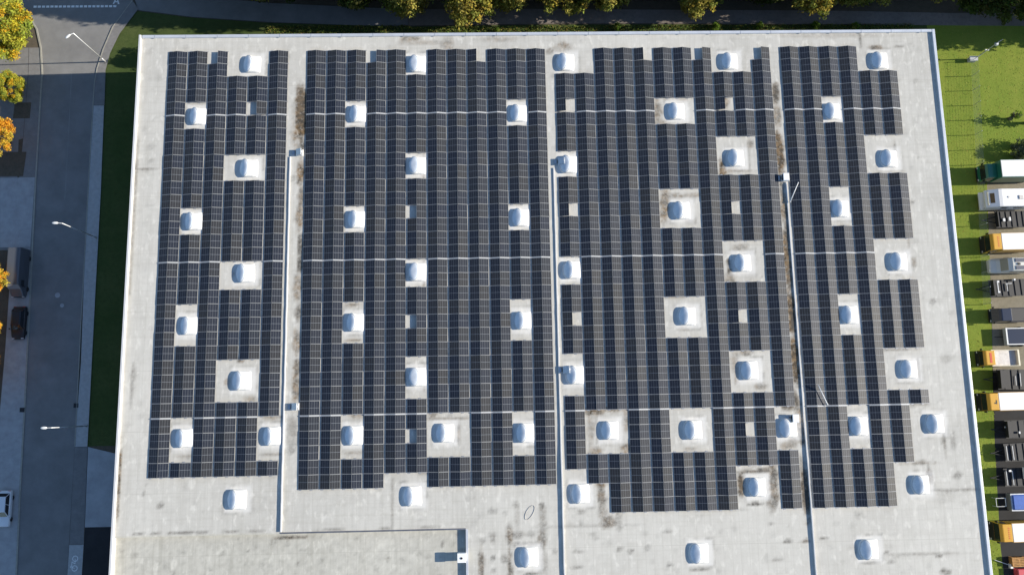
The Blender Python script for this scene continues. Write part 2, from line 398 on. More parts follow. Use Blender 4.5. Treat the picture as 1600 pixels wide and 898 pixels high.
disc('manhole_cover', -59.9, 14.97, .012, .28, M_CONC, 'smaller pale manhole cover in the street near the black car', 'manhole cover')
disc('manhole_cover', -57.85, 48.9, .012, .38, M_PAVE_D, 'dark round manhole cover at the kerb by the corner lamp', 'manhole cover')
for x, y, lab in ((-64.25, .73, 'dark drain grate at the kerb of the parking lane'), (-57.05, 1.19, 'dark drain grate at the kerb beside the sidewalk')):
    g = thing('drain_grate', lab, 'drain', (x, y, .11))
    b = MB(); b.box(-.32, .32, -.3, .3, -.02, .01); b.build('frame', M_TRUCKD, g)
    b = MB()
    for i in range(5): b.box(-.26, .26, -.24+i*.11, -.19+i*.11, .011, .02)
    b.build('bars', M_BLACK, g)

# ------------------------------------------------------------------ the warehouse
wh = thing('warehouse', 'large flat-roofed warehouse whose pale roof carries the solar panels', 'building', (0, 0, 0))
ZL = ZR-.45
for pts in ([(EL+.02, YB), (EL+.02, ET)], [(ER-.02, ET), (ER-.02, YB)], [(EL+.02, ET-.02), (ER-.02, ET-.02)], [(ER-.02, YB+.02), (EL+.02, YB+.02)]):
    (x0, y0), (x1, y1) = pts; b = MB()
    d = Vector((x1-x0, y1-y0)); L = d.length; d.normalize(); n = Vector((d.y, -d.x))
    k = int(L/1.0); prof = []
    for i in range(k):                                  # trapezoid cladding profile
        t = i*L/k
        for a, o_ in ((0, 0), (.35, 0), (.45, .05), (.9, .05)):
            q = Vector((x0, y0))+d*(t+a*L/k)-n*(.05-o_) ; prof.append((q.x, q.y))
    prof.append((x1-n.x*.05, y1-n.y*.05))
    for (ax, ay), (bx_, by_) in zip(prof[:-1], prof[1:]): b.quad((ax, ay, -.1), (bx_, by_, -.1), (bx_, by_, ZR+.05), (ax, ay, ZR+.05))
    b.build('wall', M_WALL, wh)
STAINS = [ (-24.5, 39.6, .7, 2.0, 1.0, .55), (-24.6, 36.8, .75, 1.6, 1.0, .1), (37.95, 32.2, .5, 2.4, 1.0, .3), (37.9, 18.0, .45, 3.0, .9, .2), (37.95, 11.0, .45, 3.0, 1.0, .3), (38.0, 5.4, .45, 3.0, 1.0, .2), (37.2, -.2, .8, .7, .8, 1.0), (38.1, -11.2, .4, 2.2, 1.0, .8),  # x, y, rx, ry, brown, grey
 (-24.75, 40.6, .5, 1.4, .8, .6), (-24.7, 38.2, .65, 1.6, 1.0, .5), (-24.6, 36.2, .5, 1.4, .9, .1), (-25.2, 37, .6, 3.0, .35, 0), (-24.5, 33.8, .35, .7, .2, .8),
 (-24.6, 30.2, .4, 1.5, .75, .1), (-24.5, 27.3, .3, 1.0, .5, .4), (-24.6, 24.3, .4, 1.3, .65, .1), (-24.4, 20.6, .3, 1.2, .4, .8), (-24.4, 18.2, .28, .8, .3, .9), (-24.7, 15.4, .4, 1.6, .5, .1),
 (-24.5, 12.0, .3, 1.0, .4, .6), (-24.6, 8.2, .4, 1.5, .55, .1), (-24.5, 5.2, .3, .9, .6, .5), (-24.6, 3.0, .4, 1.6, .6, .1), (-24.8, -2.0, .5, 1.2, .15, .35), (-25.0, -4.9, .35, .4, 0, .5), (-24.9, -3.9, .6, .35, .1, .3),
 (38.0, 40.2, .4, 1.0, .8, .8), (38.0, 37.0, .45, 1.4, .55, .2), (37.95, 33.2, .45, 1.8, .95, .2), (38.0, 31.0, .45, 1.3, .9, .1), (37.9, 27.4, .3, .8, .1, .7), (38.0, 24.6, .4, 1.6, .7, .2), (38.2, 22.0, .2, 2.2, .4, .8),
 (37.9, 19.0, .4, 2.0, .75, .1), (38.1, 15.2, .25, 2.0, .5, .7), (37.9, 12.0, .4, 2.2, .85, .2), (38.2, 9.2, .22, 1.5, .3, .9), (38.0, 6.2, .4, 2.6, .9, .1), (38.0, 3.0, .4, 1.2, .8, .3), (37.4, .2, .6, .9, .5, .8), (36.6, -.8, .5, .3, .4, .9), (38.0, -2.6, .4, 1.4, .6, .2),
 (38.2, -4.6, .3, 1.0, .5, .8), (36.9, -5.3, .6, .6, .35, .4), (36.0, -5.6, .5, .3, .4, .2), (37.9, -8.6, .35, 1.2, .2, .5), (38.05, -11.4, .4, 1.8, .9, .8), (38.2, -9.5, .25, .7, .2, .8),
 (30.2, 30.3, .35, 1.0, .85, .2), (31.0, 29.9, 1.0, .25, .45, .2), (34.2, 33.4, .35, .5, .5, .1), (33.2, 29.8, 1.0, .2, .3, .1), (22.4, 25.2, .5, 1.6, .65, .1), (23.6, 26.5, 1.3, .22, .5, .15), (26.4, 26.6, .8, .3, .4, .1), (25.6, 23.2, .7, .12, .3, .2),
 (30.3, 17.6, .22, .4, .5, .9), (30.4, 16.6, .25, .35, .6, .9), (30.4, 15.4, .5, .9, .5, .1), (32.0, 19.6, .8, .3, .35, .2), (30.4, 4.6, .4, 1.6, .4, .1), (31.9, 6.1, .8, .3, .5, .15), (33.6, 1.8, .7, .3, .4, .2),
 (12.2, -.9, 1.0, .4, .7, .1), (11.9, -3.0, .35, 1.6, .35, .05), (14.8, -.7, 1.2, .25, .5, .1), (16.3, -2.2, .35, 1.0, .4, .1), (16.2, -5.4, .6, .5, .6, .1), (12.4, -5.8, .6, .4, .5, .1), (24.0, -5.7, .6, .2, .3, .1),
 (30.2, -10.2, .35, 1.3, .9, .5), (31.3, -8.6, 1.2, .2, .55, .6), (32.8, -8.5, 1.0, .18, .5, .7), (34.2, -10.2, .5, 1.8, .6, .3), (33.9, -12.4, .5, .9, .4, .4), (31.8, -12.4, .8, .14, .1, .9), (34.4, -8.9, .3, .5, .4, .8),
 (12.9, -9.6, .4, .8, .65, .25), (12.9, -11.2, .4, 1.0, .55, .45), (13.6, -14.2, .75, .55, .5, .45), (13.0, -12.8, .4, .7, .3, .25), (15.0, -12.6, .4, .3, .1, .55), (14.9, -14, .3, 1.4, .05, .4),
 (22.1, 38.4, .45, 1.4, .5, .15), (22.6, 36.5, .9, .3, .35, .2), (25.8, 39.6, .6, .2, .2, .1), (31.2, 39.2, .4, .7, .5, .1), (24.0, 9.2, .6, .2, .25, .1), (23.0, 13.3, 1.1, .2, .35, .1),
 (-8.75, 31.0, .22, 1.2, .75, .05), (-8.75, 17.0, .22, 1.2, .75, .05), (-8.75, 3.8, .2, 1.2, .6, .05), (-17.6, 12.9, .9, .16, .5, .1), (-17.5, 8.5, .9, .16, .45, .1), (-4.55, -3.3, .14, 1.1, .55, .15), (-6.0, -1.35, 2.2, .14, .4, .25), (-7.6, -.85, .4, .3, .4, .5), (-16.9, -.9, .9, .2, .4, .1), (-17.4, -5.4, 1.0, .15, .3, .1),
 (-27.4, -.9, 1.0, .2, .45, .15), (-27.4, -5.3, 1.1, .15, .35, .2), (-38.1, -5.4, 1.0, .12, .3, .05), (-31.4, 6.2, .3, .25, .6, .2), (-33.0, 3.6, .35, .4, .4, .1), (-30.2, 1.4, .6, .3, .35, .1), (-32.6, 17.2, .2, .3, .4, .2), (-32.3, 29.0, .4, .25, .3, .3), (-31.8, 31.8, .3, .3, .5, .1),
 (3.5, -12.9, .4, .3, 0, .1), (-.4, -12.6, .45, .25, 0, .42), (1.0, -12.9, .28, .25, 0, .35), (-.6, -15.4, .4, .3, 0, .3), (-1.7, -16.0, .3, .3, 0, .45), (-.5, -15.9, .22, .5, .1, .5), (1.5, -15.5, .25, 1.0, .6, .45), (1.0, -18.2, .3, .4, .1, .5), (-1.9, -19.0, .25, 1.6, .55, .6), (-.5, -18.1, .2, .25, 0, .55), (-2.0, -17.7, .2, .5, .3, .7), (1.55, -19.4, .25, .9, .45, .75), (-.4, -19.5, .3, .25, 0, .45), (1.5, -17.6, .2, .9, .3, .3),
 (2.4, -11.9, .3, .3, .05, .45), (2.5, -13.3, .25, 1.3, .1, .25), (2.6, -15.4, .5, .35, .1, .5), (4.1, -15.4, .5, .3, .05, .42), (2.6, -16.6, .6, .25, .05, .6), (4.0, -16.55, 1.2, .22, .05, .45), (5.5, -12.0, .25, .3, .1, .8), (5.6, -13.7, .35, 1.8, .15, .35), (5.5, -16.2, .4, .9, .35, .5), (5.7, -18.6, .3, 1.2, .1, .3),
 (8.0, 46.6, .4, .3, .3, .5), (9.9, 47.5, .55, .3, .55, .25), (9.0, 45.4, .3, .5, .5, .3), (9.7, 47.1, .9, .6, .25, .05), (52.3, 46.7, .8, .18, .7, .6), (50.1, 48.0, .06, 1.0, .1, .7), (55.4, 46.9, .5, .2, .1, .5), (-10.4, 48.5, 1.2, .25, .5, .15), (-5.5, 47.6, .7, .8, .35, .15), (-9.0, 48.0, 2.5, .3, .25, .05), (1.2, 48.4, 2.0, .25, .3, .05), (46, 48.5, 5, .3, .15, .1),
 (56.0, -5.0, .12, 1.6, .25, .55), (57.2, -5.3, .25, .9, .05, .4), (57.3, -9.6, .4, .35, .05, .5), (53.7, -9.6, .25, .9, .5, .7), (52.4, -7.9, 1.6, .14, .35, .4), (57.5, -11.4, 3.0, .07, .1, .5), (55.4, -12.2, 1.2, .6, .05, .12),
 (35.4, -16.9, .5, .1, .1, .7), (37.6, -16.9, .6, .1, .5, .6), (40.0, -16.8, .4, .1, .1, .7), (47.5, -18.6, .15, .2, .1, .7), (54.0, -19.0, .4, .15, .2, .6), (54.6, -21, .5, .3, .1, .7), (52.0, -18.9, 4, .06, .1, .35), (45.4, -19.6, .8, .12, .1, .8), (48.0, -19.6, .4, .14, .05, .6), (34, -19, .7, .1, .1, .4), (33.5, -14.8, .3, .12, .05, .5),
 (9.5, -19.3, .7, .12, .05, .75), (10.3, -12.9, .4, .2, .05, .45), (9.9, -17.6, .5, .2, .05, .4), (16.2, -17.7, .4, .2, .05, .5), (14.9, -17.4, .3, .2, .05, .5), (20.8, -15.4, .5, .18, .05, .45), (24.5, -20, .9, .1, .1, .6), (21, -19.3, .4, .06, 0, .6), (11, -14.6, 4, .08, .05, .25), (26.5, -13.0, 4.5, .1, .0, .25), (4.0, -20.0, .6, .1, .1, .8), (2.9, -20.2, .15, .12, .1, .6),
 (53.3, 32.4, .15, 1.0, .3, .3), (55, 25.3, .3, .2, .1, .5), (56.4, 12.2, .3, .25, .05, .5), (54.4, 17.2, .25, .5, .4, .2), (54.0, 20, .2, .6, .25, .15), (53.7, 3.8, .14, 1.2, .25, .5), (57.4, 4.9, .6, .4, .05, .25), (49.6, 21, 3, .14, .15, .5), (51.0, 6.2, 2.6, .14, .1, .45), (52.6, -.9, 2.4, .12, .1, .4), (52, 34.6, 2, .12, .1, .3),
 (-44.7, 3.6, .16, 1.8, .1, .45), (-44.6, 4.4, .35, .5, .1, .35), (-45.6, -7, .12, 2.2, .8, .4), (-45.6, -10.5, .14, 1.6, .5, .5), (-45.7, 30.6, .16, 3.0, .2, .5), (-45.7, 22, .1, 6, .2, .35), (-44.6, 30.9, 1.3, .07, .2, .5), (-40.8, -3.4, .3, .3, .1, .5), (-40.6, -11.1, .35, .3, .1, .5), (-42.6, -9.6, .2, .3, .05, .4), (-43.5, -16.9, .3, .3, .05, .3),
 (-25.2, -15.25, 1.4, .16, .5, .95), (-37.6, -14.35, 1.0, .12, .1, .7), (-35.6, -14.35, .6, .1, .1, .6), (-41, -14.35, .5, .1, .1, .5), (-39, -14.35, .4, .1, .1, .5), (-32, -14.35, .8, .1, .1, .5), (-43, -14.35, .6, .08, .1, .5), (-29, -14.35, .7, .08, .1, .4), (-8.5, -14.4, .9, .09, .1, .4), (-13.5, -14.4, .6, .09, .1, .4), (-20, -14.4, 1.2, .09, .1, .4), (-12.6, -11.6, .12, 2.6, .1, .35), (-6.6, -16.4, .16, .25, .1, .8), (-13.2, -18, .25, .2, .1, .6), (-24, -18.1, .2, .2, .1, .5), (-10.5, -10, .4, .3, .05, .3), (-8.6, -7.9, .5, .3, .1, .35),
 (-31, -12.0, .2, 2.2, 0, -.0)]
BRIGHT = [(-37.88, 37.959999999999994), (-37.88, 23.990000000000002), (-37.88, 10.66), (-37.88, -3.13), (-31.14, 45.08), (-31.14, 30.91), (-31.14, 17.2), (-31.14, 3.72), (-17.23, 38.08), (-17.23, 23.96), (-17.23, 10.72), (-17.23, -3.22), (-9.47, 44.93), (-9.47, 30.990000000000002), (-9.47, 17.03), (-9.47, 3.8), (3.82, 37.959999999999994), (3.82, 23.92), (3.82, 10.610000000000001), (3.82, -3.32), (10.23, 44.98), (10.23, 30.92), (10.23, 16.98), (10.23, 3.68), (24.68, 38.01), (24.68, 24.57), (24.68, 10.83), (24.68, -3.37), (32.2, 44.91), (32.2, 31.52), (32.2, 17.56), (32.2, 3.84), (32.2, -10.42), (45.5, 37.79), (45.5, 24.54), (45.5, 10.65), (45.5, -3.31), (52.48, 44.82), (52.48, 31.2), (52.48, 17.42), (52.48, 3.63), (-27.24, -3.1), (-31.26, -10.54), (-6.07, -3.13), (-10.07, -10.6), (3.92, -18.04), (14.3, -3.22), (36.57, -3.35), (10.41, -10.75), (24.63, -18.07), (55.13, -3.2), (52.62, -10.58), (45.48, -18.1)]
def roof_sheet(name, x0, x1, y0, y1, z, m, skip=None):
    xs = list(np.arange(x0, x1, .3))+[x1]; ys = list(np.arange(max(y0, -22.4), y1, .3))+[y1]
    if y0 < -22.4: ys = [y0]+ys
    if skip:
        xs = sorted([x for x in xs if abs(x-skip[0]) > .05]+[skip[0]]); ys = sorted([y for y in ys if abs(y-skip[1]) > .05]+[skip[1]])
    X, Y = np.meshgrid(xs, ys); nx, ny = len(xs), len(ys)
    br = np.zeros_like(X); gr = np.zeros_like(X); wh_ = np.zeros_like(X)
    rng = np.random.RandomState(3)
    wob = np.array([[noise.noise((x*.8, y*.8, 3.1)) for x in xs] for y in ys]); wob2 = np.array([[noise.noise((x*2.1, y*2.1, 9.1)) for x in xs] for y in ys])
    for (sx, sy, rx, ry, a, c) in STAINS:
        rx = max(rx*1.12, .16); ry = max(ry*1.12, .16)
        d = np.sqrt(((X-sx)/rx)**2+((Y-sy)/ry)**2)+wob*.55+wob2*.35
        f = np.clip(1.62-d, 0, 1); f = f*f*(3-2*f)
        br = np.maximum(br, f*a); gr = np.maximum(gr, f*c*.95)
    # faint dirt wherever water stands: random soft rings and blotches
    for i in range(1700):
        sx = rng.uniform(x0, x1); sy = rng.uniform(max(y0, -22), y1); r = rng.uniform(.12, .5)
        d = np.sqrt((X-sx)**2+(Y-sy)**2)/r+wob2*.6
        gr = np.maximum(gr, np.clip(1.3-d, 0, 1)*rng.uniform(.04, .20+.25*(rng.rand() > .9)))
    for (sx, sy) in BRIGHT:
        dx = np.maximum(np.abs(X-sx), np.abs(Y-sy))+wob*.12
        wh_ = np.maximum(wh_, np.clip((1.75-dx)/.35, 0, 1)*.45)
        ringd = np.abs(dx-1.72)
        gr = np.maximum(gr, np.clip(.2-ringd, 0, .2)*5*np.clip(wob+.12, 0, .35)*1.1)
    idx = np.arange(nx*ny).reshape(ny, nx); faces = []
    for j in range(ny-1):
        for i in range(nx-1):
            if skip and xs[i+1] <= skip[0]+1e-4 and ys[j+1] <= skip[1]+1e-4: continue
            faces.append((int(idx[j, i]), int(idx[j, i+1]), int(idx[j+1, i+1]), int(idx[j+1, i])))
    me = bpy.data.meshes.new(name); me.from_pydata([(float(a), float(c), z) for a, c in zip(X.ravel(), Y.ravel())], [], faces)
    at = me.color_attributes.new('stain', 'FLOAT_COLOR', 'POINT')
    at.data.foreach_set('color', np.stack([br.ravel(), gr.ravel(), wh_.ravel(), np.ones(nx*ny)], 1).astype(np.float32).ravel())
    me.materials.append(m)
    o = bpy.data.objects.new(name, me); COL.objects.link(o); o.parent = wh; return o
roof_sheet('roof', EL+.2, ER-.2, YB+.2, ET-.2, ZR, M_ROOF, skip=(SX, SY))
roof_sheet('lower_roof', EL+.2, SX, YB+.2, SY, ZL, M_ROOF_LOW)
# risers between the two roof levels and their coping
b = MB(); b.quad((SX, YB, ZL-.05), (SX, SY, ZL-.05), (SX, SY, ZR), (SX, YB, ZR)); b.quad((SX, SY, ZL-.05), (EL, SY, ZL-.05), (EL, SY, ZR), (SX, SY, ZR))
b.build('riser', M_CURB, wh)
b = MB(); b.box(SX-.06, SX+.22, YB, SY+.0, ZR-.10, ZR+.035); b.build('step_coping', M_COPING, wh)
M_LEAD = mat('lead_flashing', (.13, .14, .165), .5, .2, var=.25, scale=1.2)
b = MB(); b.box(-26.1, SX-.062, SY-.05, SY+.13, ZR-.10, ZR+.05); b.build('step_flashing', M_LEAD, wh)
b = MB(); b.box(EL+.42, -26.1, SY-.06, SY+.10, ZR-.10, ZR+.02); b.build('step_coping', M_ROOF_LOW, wh)
# parapets with sheet-metal coping
HP = .27
b = MB(); b.box(EL, EL+.30, YB, ET, ZR-.45, ZR+.34, top=(0, .03, 0, 0)); bevel(b.build('parapet', M_COPING_W, wh), .02)
b = MB(); b.box(ER-.36, ER, YB, ET, ZR-.4, ZR+HP, top=(0, 0, 0, 0)); bevel(b.build('parapet', M_COPING, wh), .02)
b = MB(); b.box(EL+.40, ER-.36, ET-.42, ET, ZR-.4, ZR+.24, top=(0, 0, .05, 0)); bevel(b.build('parapet', M_COPING, wh), .02)
b = MB(); b.box(EL+.40, ER-.36, YB, YB+.4, ZR-.6, ZR+.24); b.build('parapet', M_COPING, wh)
b = MB()                                               # coping joints on the back edge
for i in range(26):
    x = EL+2+i*4.1; b.box(x, x+.05, ET-.44, ET+.01, ZR+.1, ZR+.252)
b.build('coping_joint', M_GALV, wh)
# low dividing walls between the solar bays
for x0, y0, x1, y1 in ((-25.98, 32.4, -25.98, SY+.2), (8.16, 30.5, 8.02, YB+.5), (38.52, 28.2, 38.66, YB+.5)):
    b = MB(); n = 60; hw = .075
    rings = []
    for i in range(n+1):
        t = i/n; x = x0+(x1-x0)*t+random.uniform(-.014, .014); y = y0+(y1-y0)*t; h = ZR+.15+.10*min(1, max(0, (-3-y)/5))+random.uniform(-.008, .008)
        rings.append([(x-hw, y, ZR-.02), (x+hw, y, ZR-.02), (x+hw, y, h-.03), (x+hw*.8, y, h), (x-hw*.8, y, h), (x-hw, y, h-.03)])
    b.loft(rings); b.build('dividing_wall', M_COPING_W, wh)

# ------------------------------------------------------------------ solar panels
ROW, GAP, P, TILT, PW, PL = 1.75, .15, 2.63829, rad(15.5), 1.23, 1.725
BAYX = [-42.22144,-24.0905,8.67531,38.94995]
Y0 = 38.05934
NPAIR = [6, 12, 11, 6]; NROW = [31, 32, 34, 34]
MISS = [set(map(tuple, m)) for m in [[[0,4],[0,6],[0,7],[0,8],[0,9],[1,6],[1,7],[1,8],[1,9],[4,2],[4,3],[4,8],[5,2],[5,3],[8,6],[8,7],[8,8],[8,9],[9,6],[9,7],[9,8],[9,9],[12,2],[12,3],[13,2],[13,3],[16,6],[16,7],[16,8],[16,9],[17,6],[17,7],[17,8],[17,9],[19,2],[19,3],[20,2],[20,3],[21,2],[21,3],[23,6],[23,7],[23,8],[23,9],[24,6],[24,7],[24,8],[24,9],[25,6],[25,7],[25,8],[25,9],[27,2],[27,3],[27,10],[27,11],[28,2],[28,3],[28,10],[28,11],[29,2],[29,3],[29,10],[29,11]],[[0,6],[0,10],[0,11],[0,17],[1,10],[1,11],[4,4],[4,5],[4,20],[4,21],[5,4],[5,5],[5,20],[5,21],[8,10],[8,11],[9,10],[9,11],[12,4],[12,5],[12,10],[12,20],[12,21],[13,4],[13,5],[13,20],[13,21],[16,10],[16,11],[17,10],[17,11],[19,4],[19,5],[19,20],[19,21],[20,4],[20,5],[20,10],[20,20],[20,21],[21,4],[21,5],[21,20],[21,21],[23,10],[23,11],[24,10],[24,11],[25,10],[25,11],[27,4],[27,5],[27,12],[27,13],[27,14],[27,15],[27,20],[27,21],[28,4],[28,5],[28,10],[28,12],[28,13],[28,14],[28,15],[28,20],[28,21],[29,4],[29,5],[29,12],[29,13],[29,14],[29,15],[29,20],[29,21],[31,8],[31,9],[31,10],[31,11]],[[0,0],[0,1],[0,2],[0,3],[0,9],[0,14],[0,16],[0,17],[0,18],[0,19],[0,20],[1,0],[1,1],[1,2],[1,3],[1,16],[1,17],[1,18],[1,19],[4,1],[4,10],[4,11],[4,12],[4,13],[4,17],[5,10],[5,11],[5,12],[5,13],[7,16],[7,17],[7,18],[7,19],[8,0],[8,1],[8,16],[8,17],[8,18],[8,19],[9,0],[9,1],[9,16],[9,17],[9,18],[9,19],[11,10],[11,11],[11,12],[11,13],[12,1],[12,10],[12,11],[12,12],[12,13],[12,17],[13,10],[13,11],[13,12],[13,13],[15,16],[15,17],[15,18],[15,19],[16,0],[16,1],[16,16],[16,17],[16,18],[16,19],[17,0],[17,1],[17,16],[17,17],[17,18],[17,19],[19,10],[19,11],[19,12],[19,13],[20,1],[20,10],[20,11],[20,12],[20,13],[20,17],[21,10],[21,11],[21,12],[21,13],[23,0],[23,1],[23,16],[23,17],[23,18],[23,19],[24,0],[24,1],[24,16],[24,17],[24,18],[24,19],[25,0],[25,1],[25,16],[25,17],[25,18],[25,19],[27,2],[27,3],[27,4],[27,5],[27,10],[27,11],[27,12],[27,13],[27,20],[27,21],[28,2],[28,3],[28,4],[28,5],[28,10],[28,11],[28,12],[28,13],[28,17],[28,20],[28,21],[29,2],[29,3],[29,4],[29,5],[29,10],[29,11],[29,12],[29,13],[29,20],[29,21],[31,0],[31,1],[31,16],[31,17],[31,18],[31,19],[32,0],[32,1],[32,2],[32,3],[32,16],[32,17],[32,18],[32,19],[33,0],[33,1],[33,2],[33,3],[33,16],[33,17],[33,18],[33,19]],[[0,8],[0,9],[0,10],[0,11],[1,8],[1,9],[1,10],[1,11],[4,4],[4,5],[5,4],[5,5],[7,8],[7,9],[7,10],[7,11],[8,8],[8,9],[8,10],[8,11],[9,8],[9,9],[9,10],[9,11],[11,4],[11,5],[12,4],[12,5],[13,4],[13,5],[15,8],[15,9],[15,10],[15,11],[16,8],[16,9],[16,10],[16,11],[17,8],[17,9],[17,10],[17,11],[19,4],[19,5],[20,4],[20,5],[21,4],[21,5],[23,8],[23,9],[23,10],[23,11],[24,8],[24,9],[24,10],[24,11],[25,8],[25,9],[25,10],[25,11],[27,4],[27,5],[27,10],[27,11],[28,4],[28,5],[28,10],[28,11],[29,4],[29,5],[29,10],[29,11],[30,10],[30,11],[31,8],[31,9],[31,10],[31,11],[32,8],[32,9],[32,10],[32,11],[33,8],[33,9],[33,10],[33,11]]]]
def ytop(r): return Y0+5*ROW+GAP/2-r*ROW-GAP*((r >= 5)+(r >= 16)+(r >= 27))
def panel_geo():
    """one framed module, local x up the slope, y along the row; returns verts, faces, material index, uvs"""
    a, l, f, h = PW/2, PL/2, .024, .035
    V = []; F = []; MI = []; UV = []
    def q(p, mi, uv=None):
        n = len(V); V.extend(p); F.append((n, n+1, n+2, n+3)); MI.append(mi); UV.append(uv or [(0, 0)]*4)
    o = [(-a, -l), (a, -l), (a, l), (-a, l)]; g = .030; f = .010; i_ = [(-a+f, -l+g), (a-f, -l+g), (a-f, l-g), (-a+f, l-g)]
    for k in range(4):
        k2 = (k+1) % 4
        q([(*o[k], h), (*o[k2], h), (*i_[k2], h), (*i_[k], h)], 1)
        q([(*o[k], 0), (*o[k2], 0), (*o[k2], h), (*o[k], h)], 3)
    q([(*p, h-.004) for p in i_], 0, [(0, 0), (1, 0), (1, 1), (0, 1)])
    q([(*p, .004) for p in i_[::-1]], 2)
    return V, F, MI, UV
PV, PF, PM, PUV = panel_geo()
def panel_mesh(name, mats_list):
    """joined mesh of modules placed by matrices"""
    V, F, MI, UV, RN = [], [], [], [], []
    for k, mx in enumerate(mats_list):
        n = len(V); V += [tuple(mx @ Vector(p)) for p in PV]; F += [tuple(n+i for i in f) for f in PF]; MI += PM; UV += PUV
        RN += [random.random() if len(mats_list) > 1 else 0.0]*len(PF)
    me = bpy.data.meshes.new(name); me.from_pydata(V, [], F)
    for m in (M_CELL, M_FRAME, M_BACK, M_TRUCKD): me.materials.append(m)
    me.polygons.foreach_set('material_index', MI)
    uvl = me.uv_layers.new(name='UVMap'); uvl.data.foreach_set('uv', [c for f in UV for p in f for c in p])
    at = me.attributes.new('rnd', 'FLOAT', 'FACE'); at.data.foreach_set('value', RN)
    return me
PANEL = panel_mesh('solar_panel', [Matrix()])
BAYN = ['leftmost', 'second', 'third', 'rightmost']
BANDN = ['above its first white gap', 'between its first and second white gaps', 'between its second and third white gaps', 'below its third white gap']
BANDS = [(0, 5), (5, 16), (16, 27), (27, 34)]
XW, XE = .085+PW/2*math.cos(TILT), .085+PW*math.cos(TILT)+.010+PW/2*math.cos(TILT)
rs = random.Random(11)
wav = lambda x, y: noise.noise((x*.23, y*.33, 1.7))
for bay in range(4):
    for band, (r0, r1) in enumerate(BANDS):
        r1 = min(r1, NROW[bay]); cx = BAYX[bay]+NPAIR[bay]*P/2; cy = (ytop(r0)+ytop(r1-1)-ROW)/2
        arr = thing('solar_array', 'dark ridged solar array of the %s block %s' % (BAYN[bay], BANDN[band]), 'solar array', (cx, cy, ZR), 0, 'solar arrays on the warehouse roof')
        places = []
        for r in range(r0, r1):
            for c in range(2*NPAIR[bay]):
                if (r, c) in MISS[bay]: continue
                p, fc = divmod(c, 2)
                x = BAYX[bay]+p*P+(XW if fc == 0 else XE); y = ytop(r)-ROW/2
                jz = wav(x, y)*.03+rs.uniform(-.008, .008); t = TILT+rad(rs.gauss(0, .45))
                zc = .075+PW/2*math.sin(TILT)+jz
                mx = Matrix.Translation((x-cx+rs.uniform(-.012, .012), y-cy, zc)) @ Matrix.Rotation(-t if fc == 0 else t, 4, 'Y') @ Matrix.Rotation(rad(rs.gauss(0, .25)), 4, 'X')
                places.append((math.hypot(x, y), mx))
        places.sort(key=lambda q: q[0])
        for _, mx in places[:100]:
            o = bpy.data.objects.new('solar_panel', PANEL); COL.objects.link(o); o.parent = arr; o.matrix_local = mx
        if len(places) > 100:
            o = bpy.data.objects.new('solar_panel', panel_mesh('solar_panel_field', [q[1] for q in places[100:]])); COL.objects.link(o); o.parent = arr; o['kind'] = 'stuff'
        if band < 3:                                   # pale cable cover that follows the ridges in the gap below the band
            hh = .10+PW*math.sin(TILT); yy = ytop(r1-1)-ROW-GAP/2-cy
            present = [all((r, 2*p+f) not in MISS[bay] for r in (r1-1, r1) for f in (0, 1)) and r1 < NROW[bay] for p in range(NPAIR[bay])]
            run = []
            for p in range(NPAIR[bay]+1):
                if p < NPAIR[bay] and present[p]:
                    xb = BAYX[bay]+p*P-cx
                    run += [(xb+.06, .13), (xb+XW+PW/2*math.cos(TILT)+.01, hh), (xb+XE+PW/2*math.cos(TILT)+.02, .13)]
                elif run:
                    b = MB(); b.loft([[(xx, yy-.055, zz), (xx, yy-.055, zz+.03), (xx, yy+.055, zz+.03), (xx, yy+.055, zz)] for xx, zz in run])
                    b.build('cable_cover', M_COVER, arr); run = []
        for r in range(r0, r1+1):                      # ballast rails across the rows
            yy = (ytop(r) if r < r1 else ytop(r-1)-ROW)-cy
            cells = [c for c in range(2*NPAIR[bay]) if (r < r1 and (r, c) not in MISS[bay]) or (r > r0 and (r-1, c) not in MISS[bay])]
            run = None
            for c in range(2*NPAIR[bay]+1):
                if c in cells:
                    if run is None: run = c
                elif run is not None:
                    xa = BAYX[bay]+(run//2)*P+(.02 if run % 2 == 0 else P/2)-cx; xb = BAYX[bay]+((c-1)//2)*P+(P/2 if (c-1) % 2 == 0 else P-.08)-cx
                    b = MB(); b.box(xa, xb, yy-.03, yy+.03, .03, .075); run = None
                    k = xa
                    while k < xb-.5:
                        b.box(k+.15, k+.45, yy-.12, yy+.12, .004, .032); k += P/2
                    b.build('mounting_rail', M_RAIL, arr)

